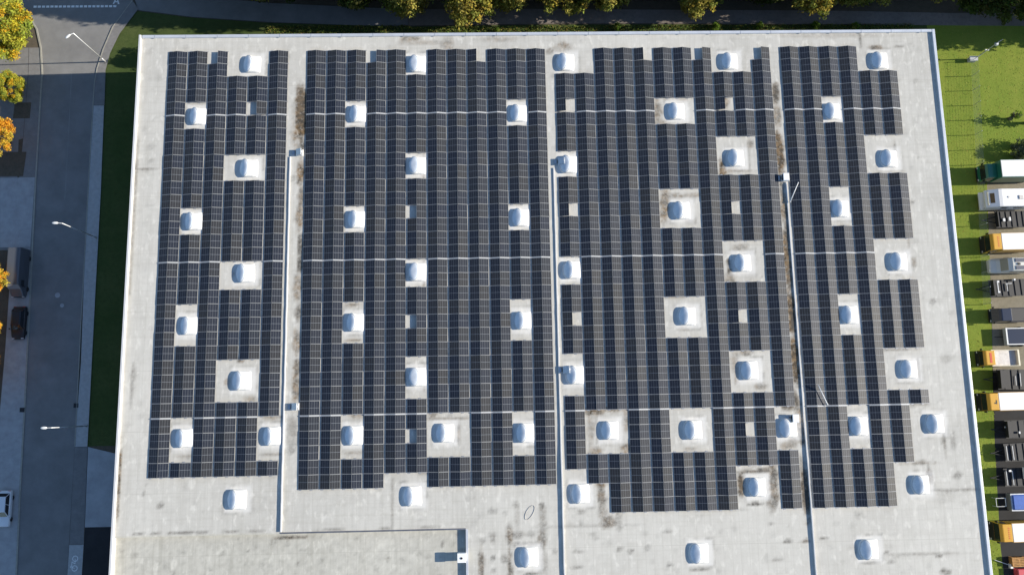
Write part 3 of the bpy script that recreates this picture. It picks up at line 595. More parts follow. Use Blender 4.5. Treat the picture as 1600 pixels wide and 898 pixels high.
# ------------------------------------------------------------------ domed skylights
NSK = 36
def sq_ring(s, z, e, cx=0.0, sx=1.0):
    out = []
    for k in range(NSK):
        q = 2*math.pi*(k+.5)/NSK; c, s_ = math.cos(q), math.sin(q); m = (abs(c)**e+abs(s_)**e)**(-1/e); out.append((cx+s*sx*m*c, s*m*s_, z))
    return out
def base_ring(s, z, cx, ax, ay):
    out = []
    for k in range(NSK):
        q = 2*math.pi*(k+.5)/NSK; c, s_ = math.cos(q), math.sin(q)
        if c < 0: e = 1.9; m = (abs(c)**e+abs(s_)**e)**(-1/e); out.append((cx+ax*m*c, ay*m*s_, z))
        else: e = 14; m = (abs(c)**e+abs(s_)**e)**(-1/e); out.append((cx+(s-cx)*m*c, ay*m*s_, z))
    return out
def oval_ring(cx, ax, ay, zlo, zhi, lift=0.0, k_=1.0, e=1.9):
    """oval lying in a plane that climbs from zlo (low x) to zhi (high x); lift moves it along the plane normal"""
    sl = (zhi-zlo)/(2*ax); n = Vector((-sl, 0, 1)).normalized(); out = []
    for k in range(NSK):
        q = 2*math.pi*(k+.5)/NSK; c, s_ = math.cos(q), math.sin(q); m = (abs(c)**e+abs(s_)**e)**(-1/e)
        x = ax*k_*m*c; out.append((cx+x+n.x*lift, ay*k_*m*s_, (zlo+zhi)/2+sl*x+n.z*lift))
    return out
def mid_ring(a, b, t, drop=0.0): return [tuple(p+(q-p)*t for p, q in zip(u, v)) for u, v in zip(a, b)]
def make_skylight(cx, zlo, zhi, bulge):
    """white flared upstand whose top is tilted away from the sun and carries an oval acrylic dome"""
    root = thing('skylight', '', 'skylight')
    base = base_ring(1.16, .03, cx, .76, 1.17); top = oval_ring(cx, .68, 1.17, zlo, zhi)
    b = MB(); b.loft([base_ring(1.20, -.01, cx, .80, 1.21), base, [(x, y, z-.03) for x, y, z in mid_ring(base, top, .35)], mid_ring(base, top, .75), top, oval_ring(cx, .62, 1.10, zlo+.02, zhi-.01, .02)])
    b.build('curb', M_CURB, root)
    b = MB(); b.loft([oval_ring(cx, .67, 1.15, zlo, zhi, .004), oval_ring(cx, .67, 1.15, zlo, zhi, .045), oval_ring(cx, .61, 1.08, zlo, zhi, .05), oval_ring(cx, .59, 1.06, zlo, zhi, .03)], cap=False); b.build('dome_rim', M_LAMP, root)
    b = MB(); rings = []
    for i in range(8):
        u = i/8*math.pi/2; rings.append(oval_ring(cx, .60, 1.07, zlo, zhi, .04+bulge*math.sin(u), max(.04, math.cos(u)**.8)))
    b.loft(rings); b.build('dome', M_DOME, root, smooth=True)
    return root
sky_a = make_skylight(-.44, .10, .64, .15); sky_b = make_skylight(-.34, .32, .56, .13); taken = set()
for (x, y, lab) in [(-37.88, 37.959999999999994, 'white domed skylight, topmost in left skylight column of leftmost block'),
 (-37.88, 23.990000000000002, 'white domed skylight, second from the top in left skylight column of leftmost block'),
 (-37.88, 10.66, 'white domed skylight, third from the top in left skylight column of leftmost block'),
 (-37.88, -3.13, 'white domed skylight, lowest in left skylight column of leftmost block'),
 (-31.14, 45.08, 'white domed skylight, topmost in middle skylight column of leftmost block'),
 (-31.14, 30.91, 'white domed skylight, second from the top in middle skylight column of leftmost block'),
 (-31.14, 17.2, 'white domed skylight, third from the top in middle skylight column of leftmost block'),
 (-31.14, 3.72, 'white domed skylight, lowest in middle skylight column of leftmost block'),
 (-17.23, 38.08, 'white domed skylight, topmost in left skylight column of second block'),
 (-17.23, 23.96, 'white domed skylight, second from the top in left skylight column of second block'),
 (-17.23, 10.72, 'white domed skylight, third from the top in left skylight column of second block'),
 (-17.23, -3.22, 'white domed skylight, lowest in left skylight column of second block'),
 (-9.47, 44.93, 'white domed skylight, topmost in middle skylight column of second block'),
 (-9.47, 30.990000000000002, 'white domed skylight, second from the top in middle skylight column of second block'),
 (-9.47, 17.03, 'white domed skylight, third from the top in middle skylight column of second block'),
 (-9.47, 3.8, 'white domed skylight, lowest in middle skylight column of second block'),
 (3.82, 37.959999999999994, 'white domed skylight, topmost in right skylight column of second block'),
 (3.82, 23.92, 'white domed skylight, second from the top in right skylight column of second block'),
 (3.82, 10.610000000000001, 'white domed skylight, third from the top in right skylight column of second block'),
 (3.82, -3.32, 'white domed skylight, lowest in right skylight column of second block'),
 (10.23, 44.98, 'white domed skylight, topmost in left skylight column of third block'),
 (10.23, 30.92, 'white domed skylight, second from the top in left skylight column of third block'),
 (10.23, 16.98, 'white domed skylight, third from the top in left skylight column of third block'),
 (10.23, 3.68, 'white domed skylight, lowest in left skylight column of third block'),
 (24.68, 38.01, 'white domed skylight, topmost in middle skylight column of third block'),
 (24.68, 24.57, 'white domed skylight, second from the top in middle skylight column of third block'),
 (24.68, 10.83, 'white domed skylight, third from the top in middle skylight column of third block'),
 (24.68, -3.37, 'white domed skylight, lowest in middle skylight column of third block'),
 (32.2, 44.91, 'white domed skylight, topmost in right skylight column of third block'),
 (32.2, 31.52, 'white domed skylight, second from the top in right skylight column of third block'),
 (32.2, 17.56, 'white domed skylight, third from the top in right skylight column of third block'),
 (32.2, 3.84, 'white domed skylight, fourth from the top in right skylight column of third block'),
 (32.2, -10.42, 'white domed skylight, lowest in right skylight column of third block'),
 (45.5, 37.79, 'white domed skylight, topmost in left skylight column of rightmost block'),
 (45.5, 24.54, 'white domed skylight, second from the top in left skylight column of rightmost block'),
 (45.5, 10.65, 'white domed skylight, third from the top in left skylight column of rightmost block'),
 (45.5, -3.31, 'white domed skylight, lowest in left skylight column of rightmost block'),
 (52.48, 44.82, 'white domed skylight, topmost in right skylight column of rightmost block'),
 (52.48, 31.2, 'white domed skylight, second from the top in right skylight column of rightmost block'),
 (52.48, 17.42, 'white domed skylight, third from the top in right skylight column of rightmost block'),
 (52.48, 3.63, 'white domed skylight, lowest in right skylight column of rightmost block'),
 (-27.24, -3.1, 'white domed skylight at the lower right corner of the leftmost solar block'),
 (-31.26, -10.54, 'white domed skylight alone on bare roof below the leftmost solar block'),
 (-6.07, -3.13, 'white domed skylight in a wide stained clearing low in the second solar block'),
 (-10.07, -10.6, 'white domed skylight in the notch below the second solar block'),
 (3.92, -18.04, 'white domed skylight on dirty bare roof near the cable loop'),
 (14.3, -3.22, 'white domed skylight in the brown-edged clearing low in the third solar block'),
 (36.57, -3.35, 'white domed skylight beside the white box vent on stained roof'),
 (10.41, -10.75, 'white domed skylight right beside the middle dividing wall below the panels'),
 (24.63, -18.07, 'white domed skylight alone on bare roof below the third solar block'),
 (55.13, -3.2, 'white domed skylight on the right margin beside the lowest rightmost panels'),
 (52.62, -10.58, 'white domed skylight with brown edge on bare roof below the rightmost block'),
 (45.48, -18.1, 'white domed skylight on bare roof at the lower right, under the rightmost block')]:
    proto = sky_b if abs(x+9.47) < .1 else sky_a
    o = copy_tree(proto) if proto in taken else proto
    taken.add(proto)
    o.location = (x-.16, y, ZR); o.rotation_euler = (random.uniform(-.01, .01), random.uniform(-.015, .015), random.uniform(-.035, .035)); s = random.uniform(.97, 1.03); o.scale = (s, s, random.uniform(.92, 1.08))
    o['label'] = lab; o['group'] = 'domed skylights on the roof'

# ------------------------------------------------------------------ vents, rods and cables on the roof
def vent(loc, label, hood):
    v = thing('roof_vent', label, 'roof vent', loc)
    b = MB(); b.box(-.46, .46, -.46, .46, -.01, .16, top=(.08,)*4); b.build('curb', M_CURB, v)
    if hood:
        b = MB(); b.box(-.30, .30, -.30, .30, .16, .40); b.build('duct', M_GALV, v)
        b = MB()                                        # west-sloping rain hood
        b.loft([[(-.45, -.44, .30), (.30, -.44, .30), (.30, -.44, .74), (.27, -.44, .78)], [(-.45, .44, .30), (.30, .44, .30), (.30, .44, .74), (.27, .44, .78)]])
        b.build('hood', M_GALV, v)
        b = MB(); b.box(.31, .40, -.12, .12, .42, .58); b.build('motor_box', M_VENTW, v)
    else:
        b = MB(); b.box(-.36, .36, -.46, .46, .16, .62); b.build('body', M_VENTW, v)
        b = MB(); b.box(-.41, .41, -.52, .52, .62, .72, top=(.05,)*4); bevel(b.build('lid', M_VENTW, v), .02)
        b = MB()
        for k in range(4): b.box(-.40, -.361, -.4, .4, .2+k*.1, .25+k*.1)
        b.build('louvre', M_TRUCKD, v)
    b = MB(); b.box(-.95, -.66, -.28, .28, .0, .10); b.build('junction_box', M_GALV, v)
    b = MB()
    for k in (-.2, 0, .2): b.tube((-.63, k, .06), (-.40, k*.6, .22), .025)
    b.build('conduit', M_BLACK, v)
    return v
vent((-24.75, 32.9, ZR), 'small galvanised roof vent at the upper end of the first dividing wall', True)
vent((-24.55, .42, ZR), 'small galvanised roof vent beside the lower part of the first dividing wall', True)
vent((9.2, 31.3, ZR), 'small galvanised roof vent beside a skylight at the top of the middle wall', True)
vent((9.05, 4.35, ZR), 'small galvanised roof vent overlapping a skylight beside the middle dividing wall', True)
vent((38.36, 28.75, ZR), 'white box vent at the upper end of the third dividing wall', False)
vent((37.3, -2.2, ZR), 'white box vent on stained roof next to a skylight', False)
ch = thing('chimney', 'square white chimney on the step of the lower roof with long shadow', 'chimney', (-4.25, -17.85, ZL))
b = MB(); b.box(-.46, .46, -.50, .50, -.01, 1.18); b.build('shaft', M_CURB, ch)
b = MB(); b.box(-.52, .52, -.56, .56, 1.18, 1.28, top=(.03,)*4); b.build('cap', M_VENTW, ch)
b = MB(); b.tube((0, -.02, 1.27), (0, -.02, 1.34), .13, n=16); b.build('flue', M_BLACK, ch)
def rod(p0, p1, label):
    r = thing('lightning_rod', label, 'rod', p0)
    d = Vector(p1)-Vector(p0)
    b = MB(); b.tube((0, 0, 0), tuple(d), .06, .045, n=8); b.build('rod', M_VENTW, r, smooth=True)
    b = MB(); b.box(-.14, .14, -.14, .14, -.06, .06, top=(.04,)*4); b.build('foot', M_CONC, r)
    return r
rod((38.78, 25.5, ZR+.33), (39.85, 27.95, ZR+.80), 'thin white rod leaning from the third dividing wall, near its upper vent')
rod((41.55, -.62, ZR+.40), (40.4, 1.85, ZR+.75), 'thin white rod lying slanted over rightmost panels at the third gap')
b = MB(); n = 40; rings = []
for i in range(n):
    a = 2*math.pi*i/n; c, s_ = math.cos(a), math.sin(a)
    ex, ey = .95*c, .40*s_; th = rad(58)
    x, y = ex*math.cos(th)-ey*math.sin(th), ex*math.sin(th)+ey*math.cos(th)
    nx_, ny_ = math.cos(th)*c-math.sin(th)*s_, math.sin(th)*c+math.cos(th)*s_
    rings.append([(x+nx_*.025*math.cos(t), y+ny_*.025*math.cos(t), (.03+.025*math.sin(t))) for t in (2*math.pi*k/6 for k in range(6))])
b.loft(rings+[rings[0]], cap=False)
tag(b.build('cable_loop', M_BEDGREY, loc=(4.05, -12.85, ZR)), 'loop of grey cable lying on the bare roof', 'cable')
# ------------------------------------------------------------------ trees and shrubs
def leaf_cloud(seed, clumps, nleaf, size, palette, droop=0.0):
    """leaves scattered in clumps; clumps = list of (centre, radius); palette = list of base colours"""
    r = np.random.RandomState(seed); V = []; C = []
    for (c, rad_) in clumps:
        base = palette[r.randint(len(palette))]; k = max(6, int(nleaf*rad_**2))
        d = r.normal(size=(k, 3)); d /= np.linalg.norm(d, axis=1)[:, None]
        p = np.array(c)+d*(rad_*r.uniform(.35, 1.05, size=(k, 1)))
        p[:, 2] -= droop*r.uniform(0, 1, k)*rad_
        nrm = d*.6+r.normal(size=(k, 3))*.7+np.array([0, 0, .4]); nrm /= np.linalg.norm(nrm, axis=1)[:, None]
        t = np.cross(nrm, r.normal(size=(k, 3))); t /= np.linalg.norm(t, axis=1)[:, None]; bt = np.cross(nrm, t)
        s = size*r.uniform(.6, 1.35, size=(k, 1))
        q = np.stack([p-t*s, p-bt*s*.55, p+t*s, p+bt*s*.55], 1)
        V.append(q.reshape(-1, 3))
        col = np.clip(np.array(base)*r.uniform(.7, 1.3, size=(k, 1))*r.uniform(.9, 1.1, size=(k, 3)), 0, 1)
        C.append(col)
    V = np.concatenate(V); C = np.concatenate(C); n = len(V)//4
    me = bpy.data.meshes.new('crown'); me.from_pydata(V.tolist(), [], np.arange(4*n).reshape(n, 4).tolist())
    at = me.attributes.new('leafcol', 'FLOAT_COLOR', 'FACE'); at.data.foreach_set('color', np.hstack([C, np.ones((n, 1))]).astype(np.float32).ravel())
    me.materials.append(M_LEAF); return me
def crown_clumps(seed, h0, h1, r, n, cr, oval=1.0):
    q = np.random.RandomState(seed); out = []; lobes = [(q.uniform(0, 6.28), q.uniform(.7, 1.15)) for _ in range(6)]
    while len(out) < n:
        z = q.uniform(0, 1); a = q.uniform(0, 2*math.pi)
        prof = (math.sin(math.pi*min(1, .12+.88*z)))**.6
        k = max(w*max(0, math.cos(a-t))**2 for t, w in lobes)
        rr = r*prof*(.55+.5*k)*math.sqrt(q.uniform(.25, 1))
        out.append(((rr*math.cos(a), rr*math.sin(a)*oval, h0+(h1-h0)*z), cr*q.uniform(.6, 1.25)))
    return out
def trunk_mesh(seed, h, r, limbs, spread):
    q = random.Random(seed); b = MB(); pts = [Vector((0, 0, -.1))]; k = 6
    for i in range(1, k+1): pts.append(Vector((q.uniform(-.12, .12)*i*.4, q.uniform(-.12, .12)*i*.4, h*i/k)))
    rings = []
    for i, p in enumerate(pts):
        rr = r*(1.25 if i == 0 else 1-.75*i/k); rings.append([(p.x+rr*math.cos(t), p.y+rr*math.sin(t), p.z) for t in (2*math.pi*j/9 for j in range(9))])
    b.loft(rings)
    for i in range(limbs):
        t = q.uniform(.3, .95); p = pts[0].lerp(pts[-1], t); a = q.uniform(0, 6.28); L = spread*q.uniform(.5, 1)
        m_ = p+Vector((math.cos(a)*L*.5, math.sin(a)*L*.5, L*.35)); e = p+Vector((math.cos(a)*L, math.sin(a)*L, L*.55))
        b.tube(tuple(p), tuple(m_), r*.35, r*.22, 6); b.tube(tuple(m_), tuple(e), r*.22, r*.08, 6)
    return b
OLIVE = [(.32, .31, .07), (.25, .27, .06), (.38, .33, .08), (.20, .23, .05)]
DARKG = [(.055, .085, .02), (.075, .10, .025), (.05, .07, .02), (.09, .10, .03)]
GOLD = [(.50, .40, .035), (.40, .38, .05), (.30, .33, .05), (.56, .36, .03), (.24, .29, .05), (.42, .42, .06)]
ORANGE = [(.70, .36, .04), (.62, .42, .05), (.66, .30, .03), (.50, .40, .06)]
FRESH = [(.12, .20, .03), (.16, .24, .04), (.09, .16, .025)]
GREYG = [(.14, .17, .11), (.11, .14, .08), (.18, .20, .14)]
def make_tree(seed, h, r, palette, size=.2, n=90, cr=.9, dens=110, base=.28, droop=0.0, oval=1.0):
    t = thing('tree', '', 'tree')
    trunk_mesh(seed, h*.8, .2+.012*h, 9, r*.8).build('trunk', M_BARK, t)
    me = leaf_cloud(seed+5, crown_clumps(seed, h*base, h, r, n, cr, oval), dens, size, palette, droop)
    o = bpy.data.objects.new('crown', me); COL.objects.link(o); o.parent = t
    return t
def place(proto, used, x, y, s=1.0, rz=None, label='', group=None, z=0.0, cat=None):
    o = copy_tree(proto) if proto in used else proto
    used.add(proto); o.location = (x, y, z); o.scale = (s, s, s); o.rotation_euler = (0, 0, random.uniform(0, 6.28) if rz is None else rz)
    o['label'] = label
    if group: o['group'] = group
    if cat: o['category'] = cat
    return o
used = set()
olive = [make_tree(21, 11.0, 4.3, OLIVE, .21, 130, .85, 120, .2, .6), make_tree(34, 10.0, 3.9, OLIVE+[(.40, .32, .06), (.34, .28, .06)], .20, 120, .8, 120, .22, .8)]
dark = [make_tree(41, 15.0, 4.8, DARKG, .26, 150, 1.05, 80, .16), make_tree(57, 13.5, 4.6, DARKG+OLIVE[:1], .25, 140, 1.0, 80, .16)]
GB = 'trees in the row behind the warehouse'
# nearer, sunlit crowns overhanging the path
lit = [(-12.3, 58.9, 0, 1.0), (-3.0, 58.3, 1, 1.1), (2.6, 59.6, 0, .95), (11.2, 58.9, 1, 1.05), (30.2, 59.2, 1, 1.0), (48.2, 58.9, 1, 1.0), (57.8, 60.2, 0, 1.0), (67.2, 60.4, 0, 1.0), (17.2, 60.2, 0, .9), (38.6, 60.2, 1, .9), (53.2, 60.0, 0, .9), (-19.5, 59.8, 0, .9)]
lab = ['drooping olive tree at the back edge, left end of the sunlit tree row', 'bright yellow-green drooping tree hanging low over the path behind the second block', 'fresh green tree just right of the low drooping yellow-green tree',
       'yellow-orange tinted tree overhanging the sunny path behind the middle dividing wall', 'dull yellow tree overhanging dark path behind the third solar block', 'golden olive tree behind the gap between third and rightmost blocks', 'dull olive tree behind the upper right corner of the roof', 'shaded olive tree beyond the lawn at the upper right', 'small olive tree just right of the yellow-orange tinted one', 'dull olive-yellow tree behind the right half of the third block', 'olive tree between the golden one and the upper right roof corner', 'dim olive tree at the back edge left of the sunlit tree row']
for (x, y, k, s), lb in zip(lit, lab): place(olive[k], used, x, y, s, None, lb, GB)
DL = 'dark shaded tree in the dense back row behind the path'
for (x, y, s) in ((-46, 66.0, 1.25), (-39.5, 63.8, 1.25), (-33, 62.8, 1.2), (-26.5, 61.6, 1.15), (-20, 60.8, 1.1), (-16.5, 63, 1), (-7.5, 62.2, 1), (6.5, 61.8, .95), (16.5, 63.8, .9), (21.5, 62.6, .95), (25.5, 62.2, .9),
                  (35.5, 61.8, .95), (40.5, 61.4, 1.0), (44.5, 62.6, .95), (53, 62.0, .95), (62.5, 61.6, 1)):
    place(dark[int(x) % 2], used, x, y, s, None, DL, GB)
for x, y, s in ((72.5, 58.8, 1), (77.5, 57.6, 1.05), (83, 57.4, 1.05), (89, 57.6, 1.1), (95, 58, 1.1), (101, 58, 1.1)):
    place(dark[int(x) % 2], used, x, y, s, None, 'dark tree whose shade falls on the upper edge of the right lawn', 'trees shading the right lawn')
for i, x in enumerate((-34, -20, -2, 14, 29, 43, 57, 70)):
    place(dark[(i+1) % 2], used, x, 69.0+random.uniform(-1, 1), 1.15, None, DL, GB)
# trees with crowns out of view, added to shade the upper left ground
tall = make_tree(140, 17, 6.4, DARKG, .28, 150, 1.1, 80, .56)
for x, y in ((-30.5, 61.6), (-20.5, 61.2), (-11.5, 61.6), (-39.5, 64.5)): place(tall, used, x, y, 1.0, None, 'tall dark high-crowned tree added to shade the side road behind the left half of the roof', GB)
hedge = thing('shrub', '', 'shrub'); me = leaf_cloud(25, crown_clumps(26, .1, 4.3, 1.5, 60, .5), 200, .13, FRESH)
o = bpy.data.objects.new('foliage', me); COL.objects.link(o); o.parent = hedge
place(hedge, used, -49.2, 52.4, .5, 0, 'bright green shrub sticking out at the upper left corner of the roof')
place(hedge, used, -49.7, 50.3, .48, 1, 'low green shrub below the larger one at the upper left roof corner')
for i, x in enumerate((-44.4, -41.8, -38.9, -36)): place(hedge, used, x, 51.0, 1.1, i, 'green shrub tucked behind the back wall near the left roof corner', 'shrubs hidden behind the back wall')
# autumn street trees
gold = make_tree(88, 9.4, 5.0, GOLD, .15, 230, .75, 270, .22)
orange = make_tree(99, 8.2, 3.6, ORANGE, .145, 120, .65, 240, .25)
place(gold, used, -68.9, 54.2, 1.03, .4, 'large yellow-green autumn tree at the upper left beside the junction')
place(gold, used, -68.4, 45.9, .50, 2.2, 'small yellow autumn tree just below the large one at the left edge')
place(orange, used, -68.9, 38.6, .80, 1.0, 'golden orange tree by the bare soil bed at the left edge')
place(orange, used, -68.4, 18.4, .76, 2.0, 'orange street tree at the left edge beside the dark van')
place(orange, used, -68.4, 11.9, .74, 4.0, 'orange street tree at the left edge beside the black car')
place(orange, used, -68.2, 6.6, .76, 5.2, 'orange street tree at the left edge below the black car')
# weeds along the back wall
weed = thing('shrub', '', 'shrub'); me = leaf_cloud(5, crown_clumps(6, .1, 1.5, .75, 16, .3), 420, .10, FRESH+[(.25, .26, .06)])
o = bpy.data.objects.new('foliage', me); COL.objects.link(o); o.parent = weed
for x, s, lb in ((1.2, .5, 'tiny weed by the back wall behind the second block'), (19.2, .95, 'bright green shrub at the back wall behind the third block, left of its neighbours'), (33.6, .95, 'tall thin shrub at the back wall below the dark path'),
                 (40.4, .85, 'shrub at the back wall behind the right side of the third block'), (48.6, .9, 'shrub at the back wall behind the rightmost block'), (55.0, .85, 'pale shrub at the back wall near the right end of the sunny path')):
    place(weed, used, x, 55.15, s, None, lb, 'shrubs along the back wall')
sap = make_tree(120, 2.6, .75, GREYG+FRESH, .09, 24, .28, 420, .3)
place(sap, used, 76.9, 40.6, 1.0, 0, 'young sapling on the right lawn casting a small dark shadow', 'saplings on the right lawn')
place(sap, used, 79.3, 39.9, 1.05, 2, 'young sapling at the right frame edge casting a round shadow', 'saplings on the right lawn')
bush = thing('bush', '', 'bush'); me = leaf_cloud(15, crown_clumps(16, .1, 2.6, 2.0, 70, .55), 220, .12, GREYG)
o = bpy.data.objects.new('foliage', me); COL.objects.link(o); o.parent = bush
place(bush, used, 77.9, 35.5, 1.0, 0, 'round grey-green bush on the lawn just above the green truck')

g_ = NG('grass_blades'); a_ = g_.n('ShaderNodeAttribute'); a_.attribute_name = 'leafcol'
g_.l(a_.outputs['Color'], g_.p.inputs['Base Color']); g_.p.inputs['Roughness'].default_value = .8; g_.p.inputs['Specular IOR Level'].default_value = .2
M_BLADE = g_.m
# grass tufts break the lawn into uneven blades and weeds
def tufts(name, x0, x1, y0, y1, n, cols, hmax, seed, keep=None):
    r = np.random.RandomState(seed); V = []; C = []
    x = r.uniform(x0, x1, n); y = r.uniform(y0, y1, n)
    for i in range(n):
        if keep and not keep(x[i], y[i]): continue
        h = hmax*r.uniform(.4, 1); a = r.uniform(0, 6.28); w_ = r.uniform(.08, .2); l = r.uniform(.0, .25)
        w_ *= .6; dx, dy = math.cos(a)*w_, math.sin(a)*w_
        V += [(x[i]-dx, y[i]-dy, 0), (x[i]+dx, y[i]+dy, 0), (x[i]+dx*.4-dy*l/w_*.6, y[i]+dy*.4+dx*l/w_*.6, h)]
        C.append(tuple(c*r.uniform(.75, 1.25) for c in cols[r.randint(len(cols))])+(1,))
    k = len(C); me = bpy.data.meshes.new(name); me.from_pydata(V, [], [(3*i, 3*i+1, 3*i+2) for i in range(k)])
    at = me.attributes.new('leafcol', 'FLOAT_COLOR', 'FACE'); at.data.foreach_set('color', [c for q in C for c in q])
    me.materials.append(M_BLADE); o = bpy.data.objects.new(name, me); COL.objects.link(o); o['kind'] = 'stuff'
    return tag(o, 'short uneven grass', 'grass')
GC = [(.22, .28, .036), (.19, .25, .032), (.24, .28, .045), (.20, .26, .032)]
tufts('grass', 66, 84, 8, 55.2, 7000, GC, .05, 3, lambda x, y: x < 70.2+(y-3)*.075 or y > 34)
tufts('grass', 65.5, 70, -30, 8, 2500, GC, .05, 4, lambda x, y: x < 68.4+max(0, y+20)*.078)
tufts('grass', -33, 64, 54.6, 56.1, 9000, [(.12, .17, .025), (.17, .18, .03), (.20, .17, .04), (.10, .15, .02)], .22, 5, lambda x, y: y < 55.75 or x < -12)

# ------------------------------------------------------------------ street furniture
def street_lamp(x, y, rz, label):
    L = thing('street_lamp', label, 'street lamp', (x, y, .1), rz, 'street lamps along the sidewalk')
    b = MB(); b.tube((0, 0, 0), (0, 0, 1.1), .11, .10, 10); b.tube((0, 0, 1.1), (0, 0, 8.75), .085, .055, 10); b.build('pole', M_LAMP, L, smooth=True)
    b = MB(); b.tube((0, 0, 8.72), (-.45, 0, 8.92), .05, .045, 8); b.build('arm', M_LAMP, L)
    b = MB(); rings = []
    for t, w_, h in ((-.4, .08, .05), (-.55, .15, .09), (-.85, .17, .10), (-1.1, .12, .07), (-1.18, .04, .03)):
        rings.append([(t, w_*math.cos(a), 8.95+h*math.sin(a)) for a in (2*math.pi*i/10 for i in range(10))])
    b.loft(rings); b.build('lamp_head', M_LAMPHEAD, L, smooth=True)
    return L
street_lamp(-56.0, 50.7, .75, 'tall grey street lamp at the corner whose whole pole stands in sunlight')
street_lamp(-55.75, 24.5, 0, 'grey street lamp beside the sidewalk opposite the dark van')
street_lamp(-55.35, -1.6, 0, 'grey street lamp beside the sidewalk near the concrete apron')
mast = thing('lamp_mast', 'grey mast with small floodlight and camera standing at the lawn fence', 'mast', (72.75, 50.0, 0), 0)
b = MB(); b.tube((0, 0, 0), (0, 0, 5.6), .09, .06, 10); b.build('pole', M_GALV, mast)
b = MB(); b.box(-.3, .3, -.06, .06, 5.1, 5.2); b.build('crossarm', M_GALV, mast)
b = MB(); b.box(-.18, .22, -.30, -.06, 4.95, 5.3, top=(.05, .05, .02, 0)); b.build('floodlight', M_LAMPHEAD, mast)
b = MB(); b.box(-.12, .42, .05, .22, 2.6, 2.8); b.build('camera', M_VENTW, mast)
b = MB(); b.tube((0, 0, 5.6), (.5, .25, 5.85), .035, .03, 6); b.build('antenna', M_GALV, mast)
cab_ = thing('utility_cabinet', 'low pale cabinet at the foot of the lawn mast', 'cabinet', (72.3, 49.75, 0))
b = MB(); b.box(-.75, .35, -.3, .3, 0, .75); bevel(b.build('body', M_PAVE_L, cab_), .03)
b = MB(); b.box(-.8, .4, -.35, .35, .75, .82); b.build('lid', M_LAMP, cab_)
FA, FB = Vector((72.1, 49.6)), Vector((69.9, 13.0))
fence = thing('fence', 'thin wire mesh fence with slim posts across the right lawn', 'fence', (FA.x, FA.y, 0))
npost = 16
for i in range(npost+1):
    p = FA.lerp(FB, i/npost)-FA; b = MB(); b.tube((p.x, p.y, 0), (p.x, p.y, 1.85), .045, n=6); b.build('post', M_GALV, fence)
b = MB()
for k in range(10):
    z = .1+k*.19; q = FB-FA; b.tube((0, 0, z), (q.x, q.y, z), .006, n=3)
for i in range(240):
    p = (FB-FA)*(i/240); b.tube((p.x, p.y, .05), (p.x, p.y, 1.82), .005, n=3)
o = b.build('wire_mesh', M_GALV, fence)

# ------------------------------------------------------------------ vehicles
def wheel(parent, x, y, r, w_=.26, hub=M_GALV):
    b = MB(); n = 16
    prof = [(-w_/2, r*.55), (-w_/2, r*.9), (-w_/2+.04, r), (w_/2-.04, r), (w_/2, r*.9), (w_/2, r*.55)]
    rings = [[(rr*math.cos(t), yy, rr*math.sin(t)) for t in (2*math.pi*i/n for i in range(n))] for yy, rr in prof]
    b.loft(rings, 0); b.loft([[(r*.54*math.cos(t), s_*(w_/2-.03), r*.54*math.sin(t)) for t in (2*math.pi*i/n for i in range(n))] for s_ in (-1, 1)], 1)
    return b.build('wheel', [M_BLACK, hub], parent, loc=(x, y, r))
def lampbox(parent, name, x, y, z, m=M_LIGHTS, dx=.05, dy=.13, dz=.08):
    b = MB(); b.box(x-dx, x+dx, y-dy, y+dy, z-dz, z+dz); return b.build(name, m, parent)
def cab_part(v, w_, h, cl, m, zlo=.55, rake=.18, shade_panel=False):
    """box cab, nose at x=0 facing -x"""
    a = w_/2; b = MB()
    prof = [(0.05, zlo), (0, zlo+.25), (0.02, h*.47), (rake, h*.86), (rake+.16, h-.03), (rake+.3, h), (cl, h), (cl, zlo)]
    ins = [0, 0, 0, .07, .10, .14, .12, 0]
    b.loft([[(x, -a+i, z) for (x, z), i in zip(prof, ins)], [(x, a-i, z) for (x, z), i in zip(prof, ins)]][::-1])
    bevel(b.build('cab', m, v), .03)
    b = MB(); z0, z1 = h*.49, h*.855; x0, x1 = .02+(z0-h*.47)/(h*.39)*(rake-.02)-.015, .02+(z1-h*.47)/(h*.39)*(rake-.02)-.015
    b.loft([[(x0, -a+.06, z0), (x1, -a+.12, z1), (x1+.02, -a+.12, z1), (x0+.02, -a+.06, z0)], [(x0, a-.06, z0), (x1, a-.12, z1), (x1+.02, a-.12, z1), (x0+.02, a-.06, z0)]]); b.build('windscreen', M_GLASS, v)
    for s_ in (-1, 1):
        b = MB(); yy = s_*(a-.005); t = s_*(a-.075)
        pts = [(.38, yy, h*.5), (cl-.25, yy, h*.5), (cl-.25, t, h*.82), (.5, t, h*.82)]
        pts2 = [(x, y+s_*.012, z) for x, y, z in pts]
        b.loft([pts, pts2]); b.build('side_window', M_GLASS, v)
        lampbox(v, 'headlight', .0, s_*(a-.22), zlo+.22)
        b = MB(); b.box(.12, .2, min(s_*a, s_*(a+.22)), max(s_*a, s_*(a+.22)), h*.55, h*.75); b.build('mirror', M_TRUCKD, v)
    b = MB(); b.box(-.05, .1, -a+.04, a-.04, zlo-.22, zlo+.05); b.build('bumper', M_TRUCKD, v)
    if shade_panel:
        b = MB(); b.box(-.03, .03, -a+.03, a-.03, zlo+.03, h*.475); b.build('shade_panel', M_TRUCKD, v)  # black panel stands in for deep shade on the lower cab front
def under(v, L, w_, r=.42, axles=(.95,)):
    b = MB(); b.box(.3, L-.1, -.42, .42, .5, .78); b.build('chassis', M_TRUCKD, v)
    for ax in axles:
        for s_ in (-1, 1): wheel(v, ax, s_*(w_/2-.18), r)
_pk = random.Random(5)
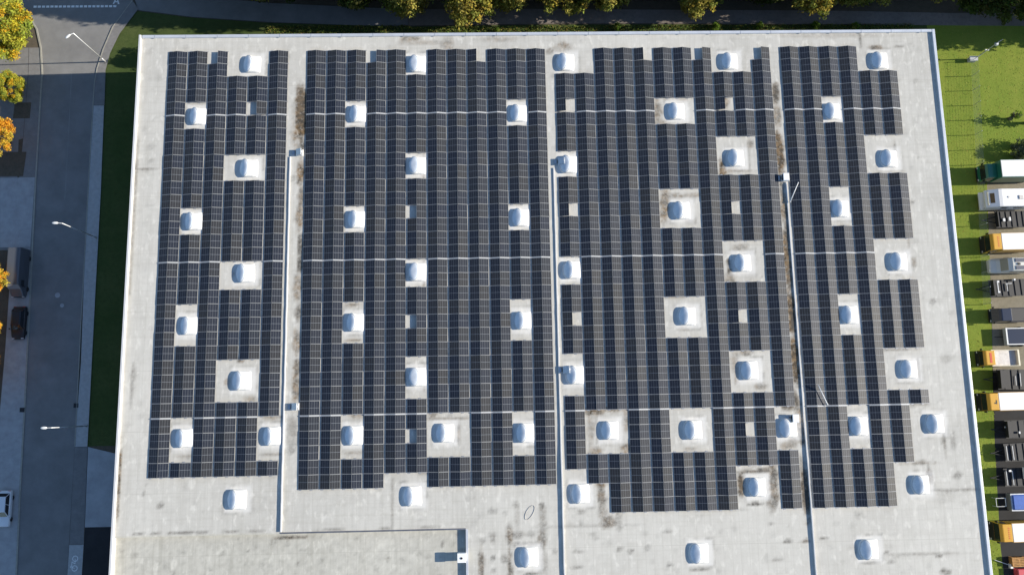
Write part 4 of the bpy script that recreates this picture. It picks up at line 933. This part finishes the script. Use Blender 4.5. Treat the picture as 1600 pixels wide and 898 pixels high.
def box_truck(x, y, label, L=6.6, w_=2.48, h=3.05, cabm=M_YELLOW, boxm=M_YELLOW, cl=1.42, cabh=None, mark=None):
    v = thing('box_truck', label, 'truck', (x, y, 0), _pk.uniform(-.012, .012)); cabh = cabh or h
    under(v, L, w_, axles=(.95, L-1.5))
    cab_part(v, w_ if cabh == h else w_-.3, cabh, cl, cabm, rake=.05 if cabh == h else .18, shade_panel=cabh == h)
    b = MB(); b.box(cl+.04, L, -w_/2, w_/2, .82, h-.06); bevel(b.build('cargo_box', boxm, v), .03)
    b = MB(); b.box(cl+.05, L+.01, -w_/2+.05, w_/2-.05, h-.06, h+.02, top=(.03,)*4); b.build('box_roof', M_TRUCKW, v)
    b = MB(); b.box(L+.005, L+.03, -w_/2+.1, w_/2-.1, .9, h-.2); b.build('rear_door', M_TRUCKW, v)
    if mark:
        b = MB(); xm = cl-.42
        for k in range(6):
            yy = -.75+k*.26
            b.box(xm-.13, xm+.13, yy, yy+.06, h+.001, h+.012); b.box(xm-.13, xm-.05, yy+.06, yy+.17, h+.001, h+.0115)
        if mark == 'dark': b = MB(); b.box(xm+.02, xm+.16, -.32, .22, h+.001, h+.02); b.box(xm-.2, xm+.02, -.28, -.1, h+.001, h+.018)
        b.build('roof_lettering', M_RED if mark == 'red' else M_TRUCKD, v)
    return v
box_truck(70.75, 31.95, 'dark green truck with white box roof, topmost of the parked vehicles', L=8, w_=2.55, h=3.6, cabm=M_GREEN, boxm=M_GREEN, cl=1.6, cabh=2.6)
box_truck(70.15, 21.5, 'yellow box truck with white roof between motorhome and camper van', mark='red')
box_truck(67.2, -.7, 'yellow box truck with white roof and dark roof mark below the black chassis', mark='dark', L=7.2)
box_truck(66.98, -17.95, 'yellow box truck with white roof, lowest of the parked trucks', mark='red', L=6.5, cl=1.5)
# motorhome with a sloping front over the cab
v = thing('motorhome', 'white motorhome with beige sloping front window below the green truck', 'motorhome', (70.45, 27.9, 0))
under(v, 6.6, 2.3, .36, (1.1, 4.9)); a = 1.28
b = MB(); prof = [(0.1, .45), (0, .8), (.55, 1.15), (.25, 1.55), (.12, 1.95), (.5, 2.35), (1.65, 2.82), (2.1, 2.88), (6.6, 2.84), (6.7, .45)]
b.loft([[(x, a, z) for x, z in prof], [(x, -a, z) for x, z in prof]]); bevel(b.build('body', M_TRUCKW, v), .06)
b = MB(); n = Vector((-.40, 0, .98)).normalized()*.012
b.loft([[(.62+n.x*k, -.72, 2.40+n.z*k), (1.15+n.x*k, -.72, 2.617+n.z*k), (1.15+n.x*k, .72, 2.617+n.z*k), (.62+n.x*k, .72, 2.40+n.z*k)] for k in (0, 2)]); b.build('front_window', mat('bronze_window', (.16, .10, .04), .2), v)
b = MB(); b.box(.28, .5, -.95, .95, 2.05, 2.34, top=(.1, .02, 0, 0)); b.build('front_trim', M_CREAM, v)
b = MB(); b.box(4.45, 5.1, -.3, .3, 2.86, 2.98, top=(.05,)*4); b.build('roof_hatch', M_BEDGREY, v)
b = MB(); b.tube((3.0, .05, 2.85), (3.0, .05, 2.95), .13, n=10); b.build('roof_vent', M_BEDGREY, v)
for x0, x1 in ((2.3, 3.3), (4.2, 5.4)):
    b = MB(); b.box(x0, x1, -a-.012, -a+.01, 1.6, 2.2); b.build('side_window', M_GLASS, v)
b = MB(); b.box(5.55, 6.1, -a-.01, -a+.01, .6, 2.3); b.build('door', M_CREAM, v)
# camper van
v = thing('camper_van', 'white camper van with grey solar panels on its rounded roof', 'van', (70.75, 18.35, 0))
under(v, 5.9, 2.0, .35, (1.0, 4.6))
b = MB(); rings = []
for x, w_, zl, zb, zt in ((0, .80, .4, .8, .95), (.12, .98, .35, .95, 1.08), (.8, 1.04, .35, 1.1, 1.3), (1.25, 1.05, .35, 1.2, 1.62), (1.9, 1.05, .35, 1.2, 2.35), (2.4, 1.06, .35, 1.2, 2.58), (3.2, 1.06, .35, 1.2, 2.64), (5.7, 1.06, .35, 1.2, 2.6), (5.9, 1.0, .4, 1.2, 2.45)):
    tp = w_*.86 if zt > 1.5 else w_*.9
    rings.append([(x, -w_*.96, zl), (x, -w_, zb*.8), (x, -w_*.99, (zb+zt)/2), (x, -tp, zt-.1), (x, -tp*.8, zt), (x, tp*.8, zt), (x, tp, zt-.1), (x, w_*.99, (zb+zt)/2), (x, w_, zb*.8), (x, w_*.96, zl)])
b.loft(rings); bevel(b.build('body', mat('camper_cream', (.66, .65, .58), .35, coat=.4), v, smooth=False), .04)
b = MB(); b.loft([[(1.22, -.86, 1.60), (1.86, -.82, 2.34), (1.86, .82, 2.34), (1.22, .86, 1.60)], [(1.19, -.86, 1.63), (1.83, -.82, 2.37), (1.83, .82, 2.37), (1.19, .86, 1.63)]]); b.build('windscreen', mat('beige_windscreen', (.30, .28, .2), .2), v)  # windscreen given one flat beige tone
for y0 in (-.80, .26):
    b = MB(); b.box(2.75, 5.2, y0, y0+.54, 2.63, 2.69); b.build('solar_panel', mat('roof_panel_grey', (.14, .14, .16), .3), v)
b = MB(); b.box(3.0, 3.4, -.17, .17, 2.64, 2.76, top=(.05,)*4); b.build('roof_vent', M_TRUCKD, v)
for s_ in (-1, 1): lampbox(v, 'headlight', .05, s_*.72, .85)
b = MB(); b.box(2.3, 5.3, -1.075, -1.04, 1.5, 2.1); b.build('side_window', M_GLASS, v)
# open dropside truck
v = thing('dropside_truck', 'yellow open truck with cream sideboards and worn grey bed', 'truck', (67.75, 5.3, 0))
under(v, 5.6, 2.2, .36, (.85, 4.2)); cab_part(v, 2.2, 2.35, 1.5, M_YELLOW, rake=.05, shade_panel=True)
b = MB(); b.box(.75, 1.05, -.7, .7, 2.351, 2.37); b.build('roof_lettering', M_RED, v)
b = MB(); b.box(1.6, 5.5, -1.08, 1.08, .95, 1.05); b.build('bed', M_BEDGREY, v)
for q in ((1.56, 5.54, -1.14, -1.06), (1.56, 5.54, 1.06, 1.14), (1.52, 1.86, -1.059, 1.059), (5.3, 5.54, -1.059, 1.059)):
    b = MB(); b.box(*q, .98, 1.48); bevel(b.build('sideboard', M_CREAM, v), .02)
# skeletal trailers
def trailer(x, y, label, L=6.5, w_=2.3, extras=()):
    t = thing('trailer', label, 'trailer', (x, y, 0), _pk.uniform(-.03, .03), 'black skeletal trailers in the yard')
    for s_ in (-1, 1):
        b = MB(); b.box(1.5, L, s_*.42-.07, s_*.42+.07, .72, .96); b.build('beam', M_TRUCKD, t)
        b = MB(); b.box(1.5, L, s_*(w_/2)-.06, s_*(w_/2)+.06, .86, .98); b.build('side_rail', M_TRUCKD, t)
    for k in range(7):
        xx = 1.55+k*(L-1.65)/6; b = MB(); b.box(xx-.05, xx+.05, -w_/2, w_/2, .965, 1.04); b.build('crossmember', M_TRUCKD, t)
    b = MB(); b.box(1.55, L-.1, -w_/2+.07, w_/2-.07, .90, .955); b.build('floor', M_TRUCKD, t)
    b = MB(); b.tube((0, 0, .7), (1.6, -.45, .8), .06, n=6); b.tube((0, 0, .7), (1.6, .45, .8), .06, n=6); b.tube((-.25, 0, .7), (.1, 0, .7), .09, n=8); b.build('drawbar', M_TRUCKD, t)
    for ax in (L-2.6, L-1.5):
        for s_ in (-1, 1): wheel(t, ax, s_*(w_/2-.2), .42, .28, M_TRUCKD)
    for i, (x0, x1, y0, y1, z0, z1, m) in enumerate(extras):
        b = MB(); b.box(x0, x1, y0, y1, z0, z1); b.build('fitting' if m is M_TRUCKD else 'bar', m, t)
    return t
W2 = M_LAMP
trailer(70.9, 25.1, 'black trailer with two small white boxes between motorhome and yellow truck', extras=[(2.45, 2.75, -.35, .1, 1.05, 1.3, M_VENTW), (3.3, 3.55, -.3, .25, 1.05, 1.35, M_VENTW), (1.6, 1.75, -1.1, 1.1, 1.045, 1.5, M_TRUCKD)])
trailer(68.9, 15.1, 'black trailer with white metal fittings below the camper van', L=7.2, extras=[(2.6, 2.72, -.7, .9, 1.05, 1.2, W2), (2.45, 2.75, .75, 1.0, 1.2, 1.45, M_VENTW), (2.45, 2.75, -.7, -.5, 1.2, 1.4, M_VENTW), (3.8, 4.7, .55, .62, 1.05, 1.2, W2), (3.95, 4.02, -.5, .55, 1.05, 1.2, W2), (4.9, 5.1, .95, 1.2, 1.05, 1.5, M_VENTW), (1.6, 1.9, -1.1, 1.1, 1.045, 1.9, M_TRUCKD)])
trailer(68.6, 2.4, 'long black trailer with two thin pale bars between the yellow trucks', L=7.8, w_=2.7, extras=[(4.0, 4.06, -.8, .5, 1.05, 1.12, W2), (4.65, 4.72, -.9, .9, 1.05, 1.12, W2), (1.55, 2.3, -1.25, 1.25, 1.045, 1.7, M_TRUCKD)])
trailer(68.9, -4.5, 'black trailer directly below the yellow truck with dark roof mark', L=7.5, extras=[(1.4, 1.6, .2, .4, 1.0, 1.15, W2), (2.0, 2.25, .6, .7, 1.05, 1.15, W2), (1.55, 2.1, -1.1, 1.1, 1.045, 1.6, M_TRUCKD), (3.2, 3.4, -.6, -.3, 1.05, 1.3, W2)])
trailer(68.4, -7.7, 'black trailer with a pair of upright pale rails, upper of two alike', L=7.2, extras=[(1.75, 1.82, -1.0, .9, 1.05, 1.2, W2), (2.6, 2.67, -1.0, .9, 1.05, 1.2, W2)])
trailer(68.0, -11.0, 'black trailer with a pair of upright pale rails, lower of two alike', L=7.0, extras=[(1.75, 1.82, -1.0, .9, 1.05, 1.2, W2), (2.6, 2.67, -1.0, .9, 1.05, 1.2, W2), (2.1, 2.4, .8, 1.05, 1.2, 1.35, M_VENTW)])
# dark van and open box trailer
v = thing('pickup', 'dark navy covered pickup parked above the pale-rimmed trailer', 'pickup', (70.3, 11.3, 0))
under(v, 5.6, 1.95, .38, (.95, 4.4)); cab_part(v, 1.95, 1.9, 2.3, M_NAVY, .5, .7)
b = MB(); b.box(2.35, 5.55, -1.0, 1.0, .6, 1.35); bevel(b.build('cargo_bed', M_NAVY, v), .04)
b = MB(); b.box(2.4, 5.5, -.94, .94, 1.351, 1.42, top=(.06,)*4); b.build('bed_cover', M_BLACK, v)
b = MB(); b.box(4.9, 5.3, -.9, -.45, 1.421, 1.7); b.build('toolbox', M_VENTW, v)
t = thing('box_trailer', 'open box trailer with pale metal rim and dark navy inside', 'trailer', (71.9, 8.3, 0))
b = MB(); b.box(.15, 4.4, -1.05, 1.05, .5, .62); b.build('floor', M_NAVY, t)
for q in ((0, 4.5, -1.18, -1.06), (0, 4.5, 1.06, 1.18), (0, .2, -1.059, 1.059), (4.3, 4.5, -1.059, 1.059)):
    b = MB(); b.box(*q, .55, 1.25); b.build('side_panel', M_LAMP, t)
b = MB(); b.box(.22, 4.28, -1.05, 1.05, .9, .98); b.build('cover', M_NAVY, t)
b = MB(); b.tube((-1.2, 0, .5), (.1, 0, .55), .05, n=6); b.build('drawbar', M_TRUCKD, t)
for s_ in (-1, 1): wheel(t, 2.6, s_*1.28, .33, .2)
# blue container, frame, pallets and odds and ends at the lower right
s_ = thing('skip', 'open skip covered with a blue tarpaulin and grey rim', 'skip', (69.95, -14.25, 0))
b = MB(); b.box(.1, 3.9, -1.05, 1.05, .05, 1.25, top=(-.12, -.12, -.1, -.1)); b.build('body', M_GALV, s_)
b = MB(); b.box(.18, 2.2, -1.0, 1.0, 1.251, 1.42, top=(.12, .12, .12, .12)); b.build('tarpaulin', M_BLUE, s_)
fr = thing('metal_frame', 'small pale metal frame standing left of the blue skip', 'frame', (68.1, -14.25, 0))
for y0 in (-.55, .55):
    b = MB(); b.tube((0, y0, .9), (1.3, y0, .9), .045, n=6); b.build('rail', M_LAMP, fr)
for x0 in (0, 1.3):
    b = MB(); b.tube((x0, -.55, .9), (x0, .55, .9), .05, n=6); b.build('crossbar', M_LAMP, fr)
    for y0 in (-.55, .55):
        b = MB(); b.tube((x0, y0, 0), (x0, y0, .9), .04, n=6); b.build('leg', M_LAMP, fr)
wb = thing('white_box', 'white crate on a trailer at the right edge', 'crate', (72.5, -10.4, 1.045)); b = MB(); b.box(-.4, .5, -.75, .75, 0, .8); bevel(b.build('body', M_VENTW, wb), .03)
b = MB(); b.box(-.44, .54, -.79, .79, .8, .86); b.build('lid', M_VENTW, wb)
for i in range(5):
    p = thing('pallet', 'wooden pallet of the orange-brown stack at the lower right corner', 'pallet', (70.5, -22.1, i*.16), random.uniform(-.06, .06), 'stacked pallets')
    for k in range(6):
        b = MB(); b.box(-1.0, 1.0, -.62+k*.21, -.62+k*.21+.15, .11, .14); b.build('board', M_WOOD, p)
    for k in (-.9, 0, .9):
        b = MB(); b.box(k-.07, k+.07, -.6, .6, .0, .109); b.build('bearer', M_WOOD, p)
rc = thing('red_container', 'red plastic container at the bottom right corner', 'container', (71.0, -23.6, 0)); b = MB(); b.box(-1.0, 1.4, -.6, .6, 0, .9, top=(.06,)*4); bevel(b.build('body', M_PINK, rc), .04)
b = MB(); b.box(-1.0, 1.4, -.6, .6, .901, .98, top=(.1,)*4); b.build('lid', M_PINK, rc)
pb = thing('pole_bundle', 'long thin pale pole lying on the ground by the pallets', 'pole', (67.5, -21.9, .1)); b = MB(); b.tube((0, 0, 0), (2.1, -.75, .25), .045, n=8); b.build('pole', M_LAMP, pb)
b = MB(); b.box(1.9, 2.25, -1.1, -.5, -.1, .35); b.build('base', M_VENTW, pb)

# cars on the street
def car(name, label, cat, x, y, rz, L, w_, h, m, estate=.2):
    c = thing(name, label, cat, (x, y, .01), rz); a = w_/2
    rings = []
    for t, ww, zt in ((-.5, .78, .62), (-.485, .90, .78), (-.42, .97, .88), (-.2, 1, .90), (.1, 1, .90), (.24, .99, .88), (.40, .95, .76), (.475, .86, .66), (.5, .72, .5)):
        aa = a*ww; xx = t*L; z0 = .22
        rings.append([(xx, -aa*.92, z0), (xx, -aa, .45), (xx, -aa*.98, zt-.1), (xx, -aa*.88, zt), (xx, aa*.88, zt), (xx, aa*.98, zt-.1), (xx, aa, .45), (xx, aa*.92, z0)])
    b = MB(); b.loft(rings); bevel(b.build('body', m, c, smooth=True), .03)
    xb0, xb1 = -L*.47+estate, L*.22; xt0, xt1 = -L*.36+estate*.5, L*.06; g = a*.86; tp = a*.68
    b = MB(); b.loft([[(xb0, -g, .86), (xb1, -g, .86), (xb1, g, .86), (xb0, g, .86)], [(xt0, -tp, h-.04), (xt1, -tp, h-.04), (xt1, tp, h-.04), (xt0, tp, h-.04)]]); b.build('windows', M_GLASS, c)
    b = MB(); b.loft([[(xt0-.06, -tp-.03, h-.06), (xt1+.08, -tp-.03, h-.06), (xt1+.08, tp+.03, h-.06), (xt0-.06, tp+.03, h-.06)], [(xt0+.1, -tp*.8, h), (xt1-.12, -tp*.8, h), (xt1-.12, tp*.8, h), (xt0+.1, tp*.8, h)]]); bevel(b.build('roof', m, c), .02)
    for s_ in (-1, 1):
        for (p, q) in (((xb1-.02, s_*g*.99, .88), (xt1+.05, s_*tp, h-.05)), ((xb0+.02, s_*g*.99, .88), (xt0-.02, s_*tp, h-.05)), (((xb0+xb1)/2, s_*g, .88), ((xt0+xt1)/2, s_*tp, h-.05))):
            b = MB(); b.tube(p, q, .045, .035, 6); b.build('pillar', m, c)
        wheel(c, L*.30, s_*(a-.12), .32, .2); wheel(c, -L*.29, s_*(a-.12), .32, .2)
        lampbox(c, 'headlight', L*.47, s_*a*.66, .62, M_LIGHTS, .06, .16, .06); lampbox(c, 'taillight', -L*.49, s_*a*.68, .72, M_RED, .03, .14, .07)
        b = MB(); b.box(L*.16, L*.20, min(s_*a, s_*(a+.17)), max(s_*a, s_*(a+.17)), .9, 1.02); b.build('mirror', m, c)
    return c
car('parked_car', 'black parked car right behind the dark van', 'car', -65.25, 12.55, -math.pi/2, 4.55, 1.85, 1.48, M_CARBLACK)
car('parked_car', 'white parked car at the lower left edge', 'car', -65.35, -12.2, -math.pi/2, 4.7, 1.85, 1.5, M_CARWHITE)
v = thing('parked_van', 'long dark van parked at the kerb in front of the black car', 'van', (-65.55, 19.45, .01), -math.pi/2)
b = MB(); rings = []; a = 1.0
for x, ww, zt in ((-3.35, .93, 2.38), (-3.25, 1, 2.5), (1.2, 1, 2.5), (1.75, .99, 2.42), (2.35, .97, 1.62), (2.95, .93, 1.2), (3.25, .86, 1.02), (3.35, .75, .7)):
    aa = a*ww; tp = aa*(.86 if zt > 1.3 else .92)
    rings.append([(x, -aa*.96, .3), (x, -aa, .6), (x, -aa*.99, zt*.6), (x, -tp, zt-.08), (x, -tp*.85, zt), (x, tp*.85, zt), (x, tp, zt-.08), (x, aa*.99, zt*.6), (x, aa, .6), (x, aa*.96, .3)])
b.loft(rings); bevel(b.build('body', mat('van_grey_black', (.075, .082, .095), .35, coat=.4), v), .04)
b = MB(); b.loft([[(1.80, -.78, 2.36), (2.30, -.82, 1.66), (2.30, .82, 1.66), (1.80, .78, 2.36)], [(1.83, -.78, 2.40), (2.34, -.82, 1.69), (2.34, .82, 1.69), (1.83, .78, 2.40)]]); b.build('windscreen', mat('pale_windscreen', (.25, .26, .27), .1), v)
for s_ in (-1, 1):
    wheel(v, 2.2, s_*.88, .35, .22); wheel(v, -2.1, s_*.88, .35, .22)
    b = MB(); b.box(1.1, 1.95, min(s_*.985, s_*1.0), max(s_*.985, s_*1.0), 1.3, 1.9); b.build('side_window', M_GLASS, v)
    b = MB(); b.box(1.95, 2.05, min(s_*1.0, s_*1.22), max(s_*1.0, s_*1.22), 1.3, 1.55); b.build('mirror', M_TRUCKD, v)
    lampbox(v, 'headlight', 3.3, s_*.7, .8)
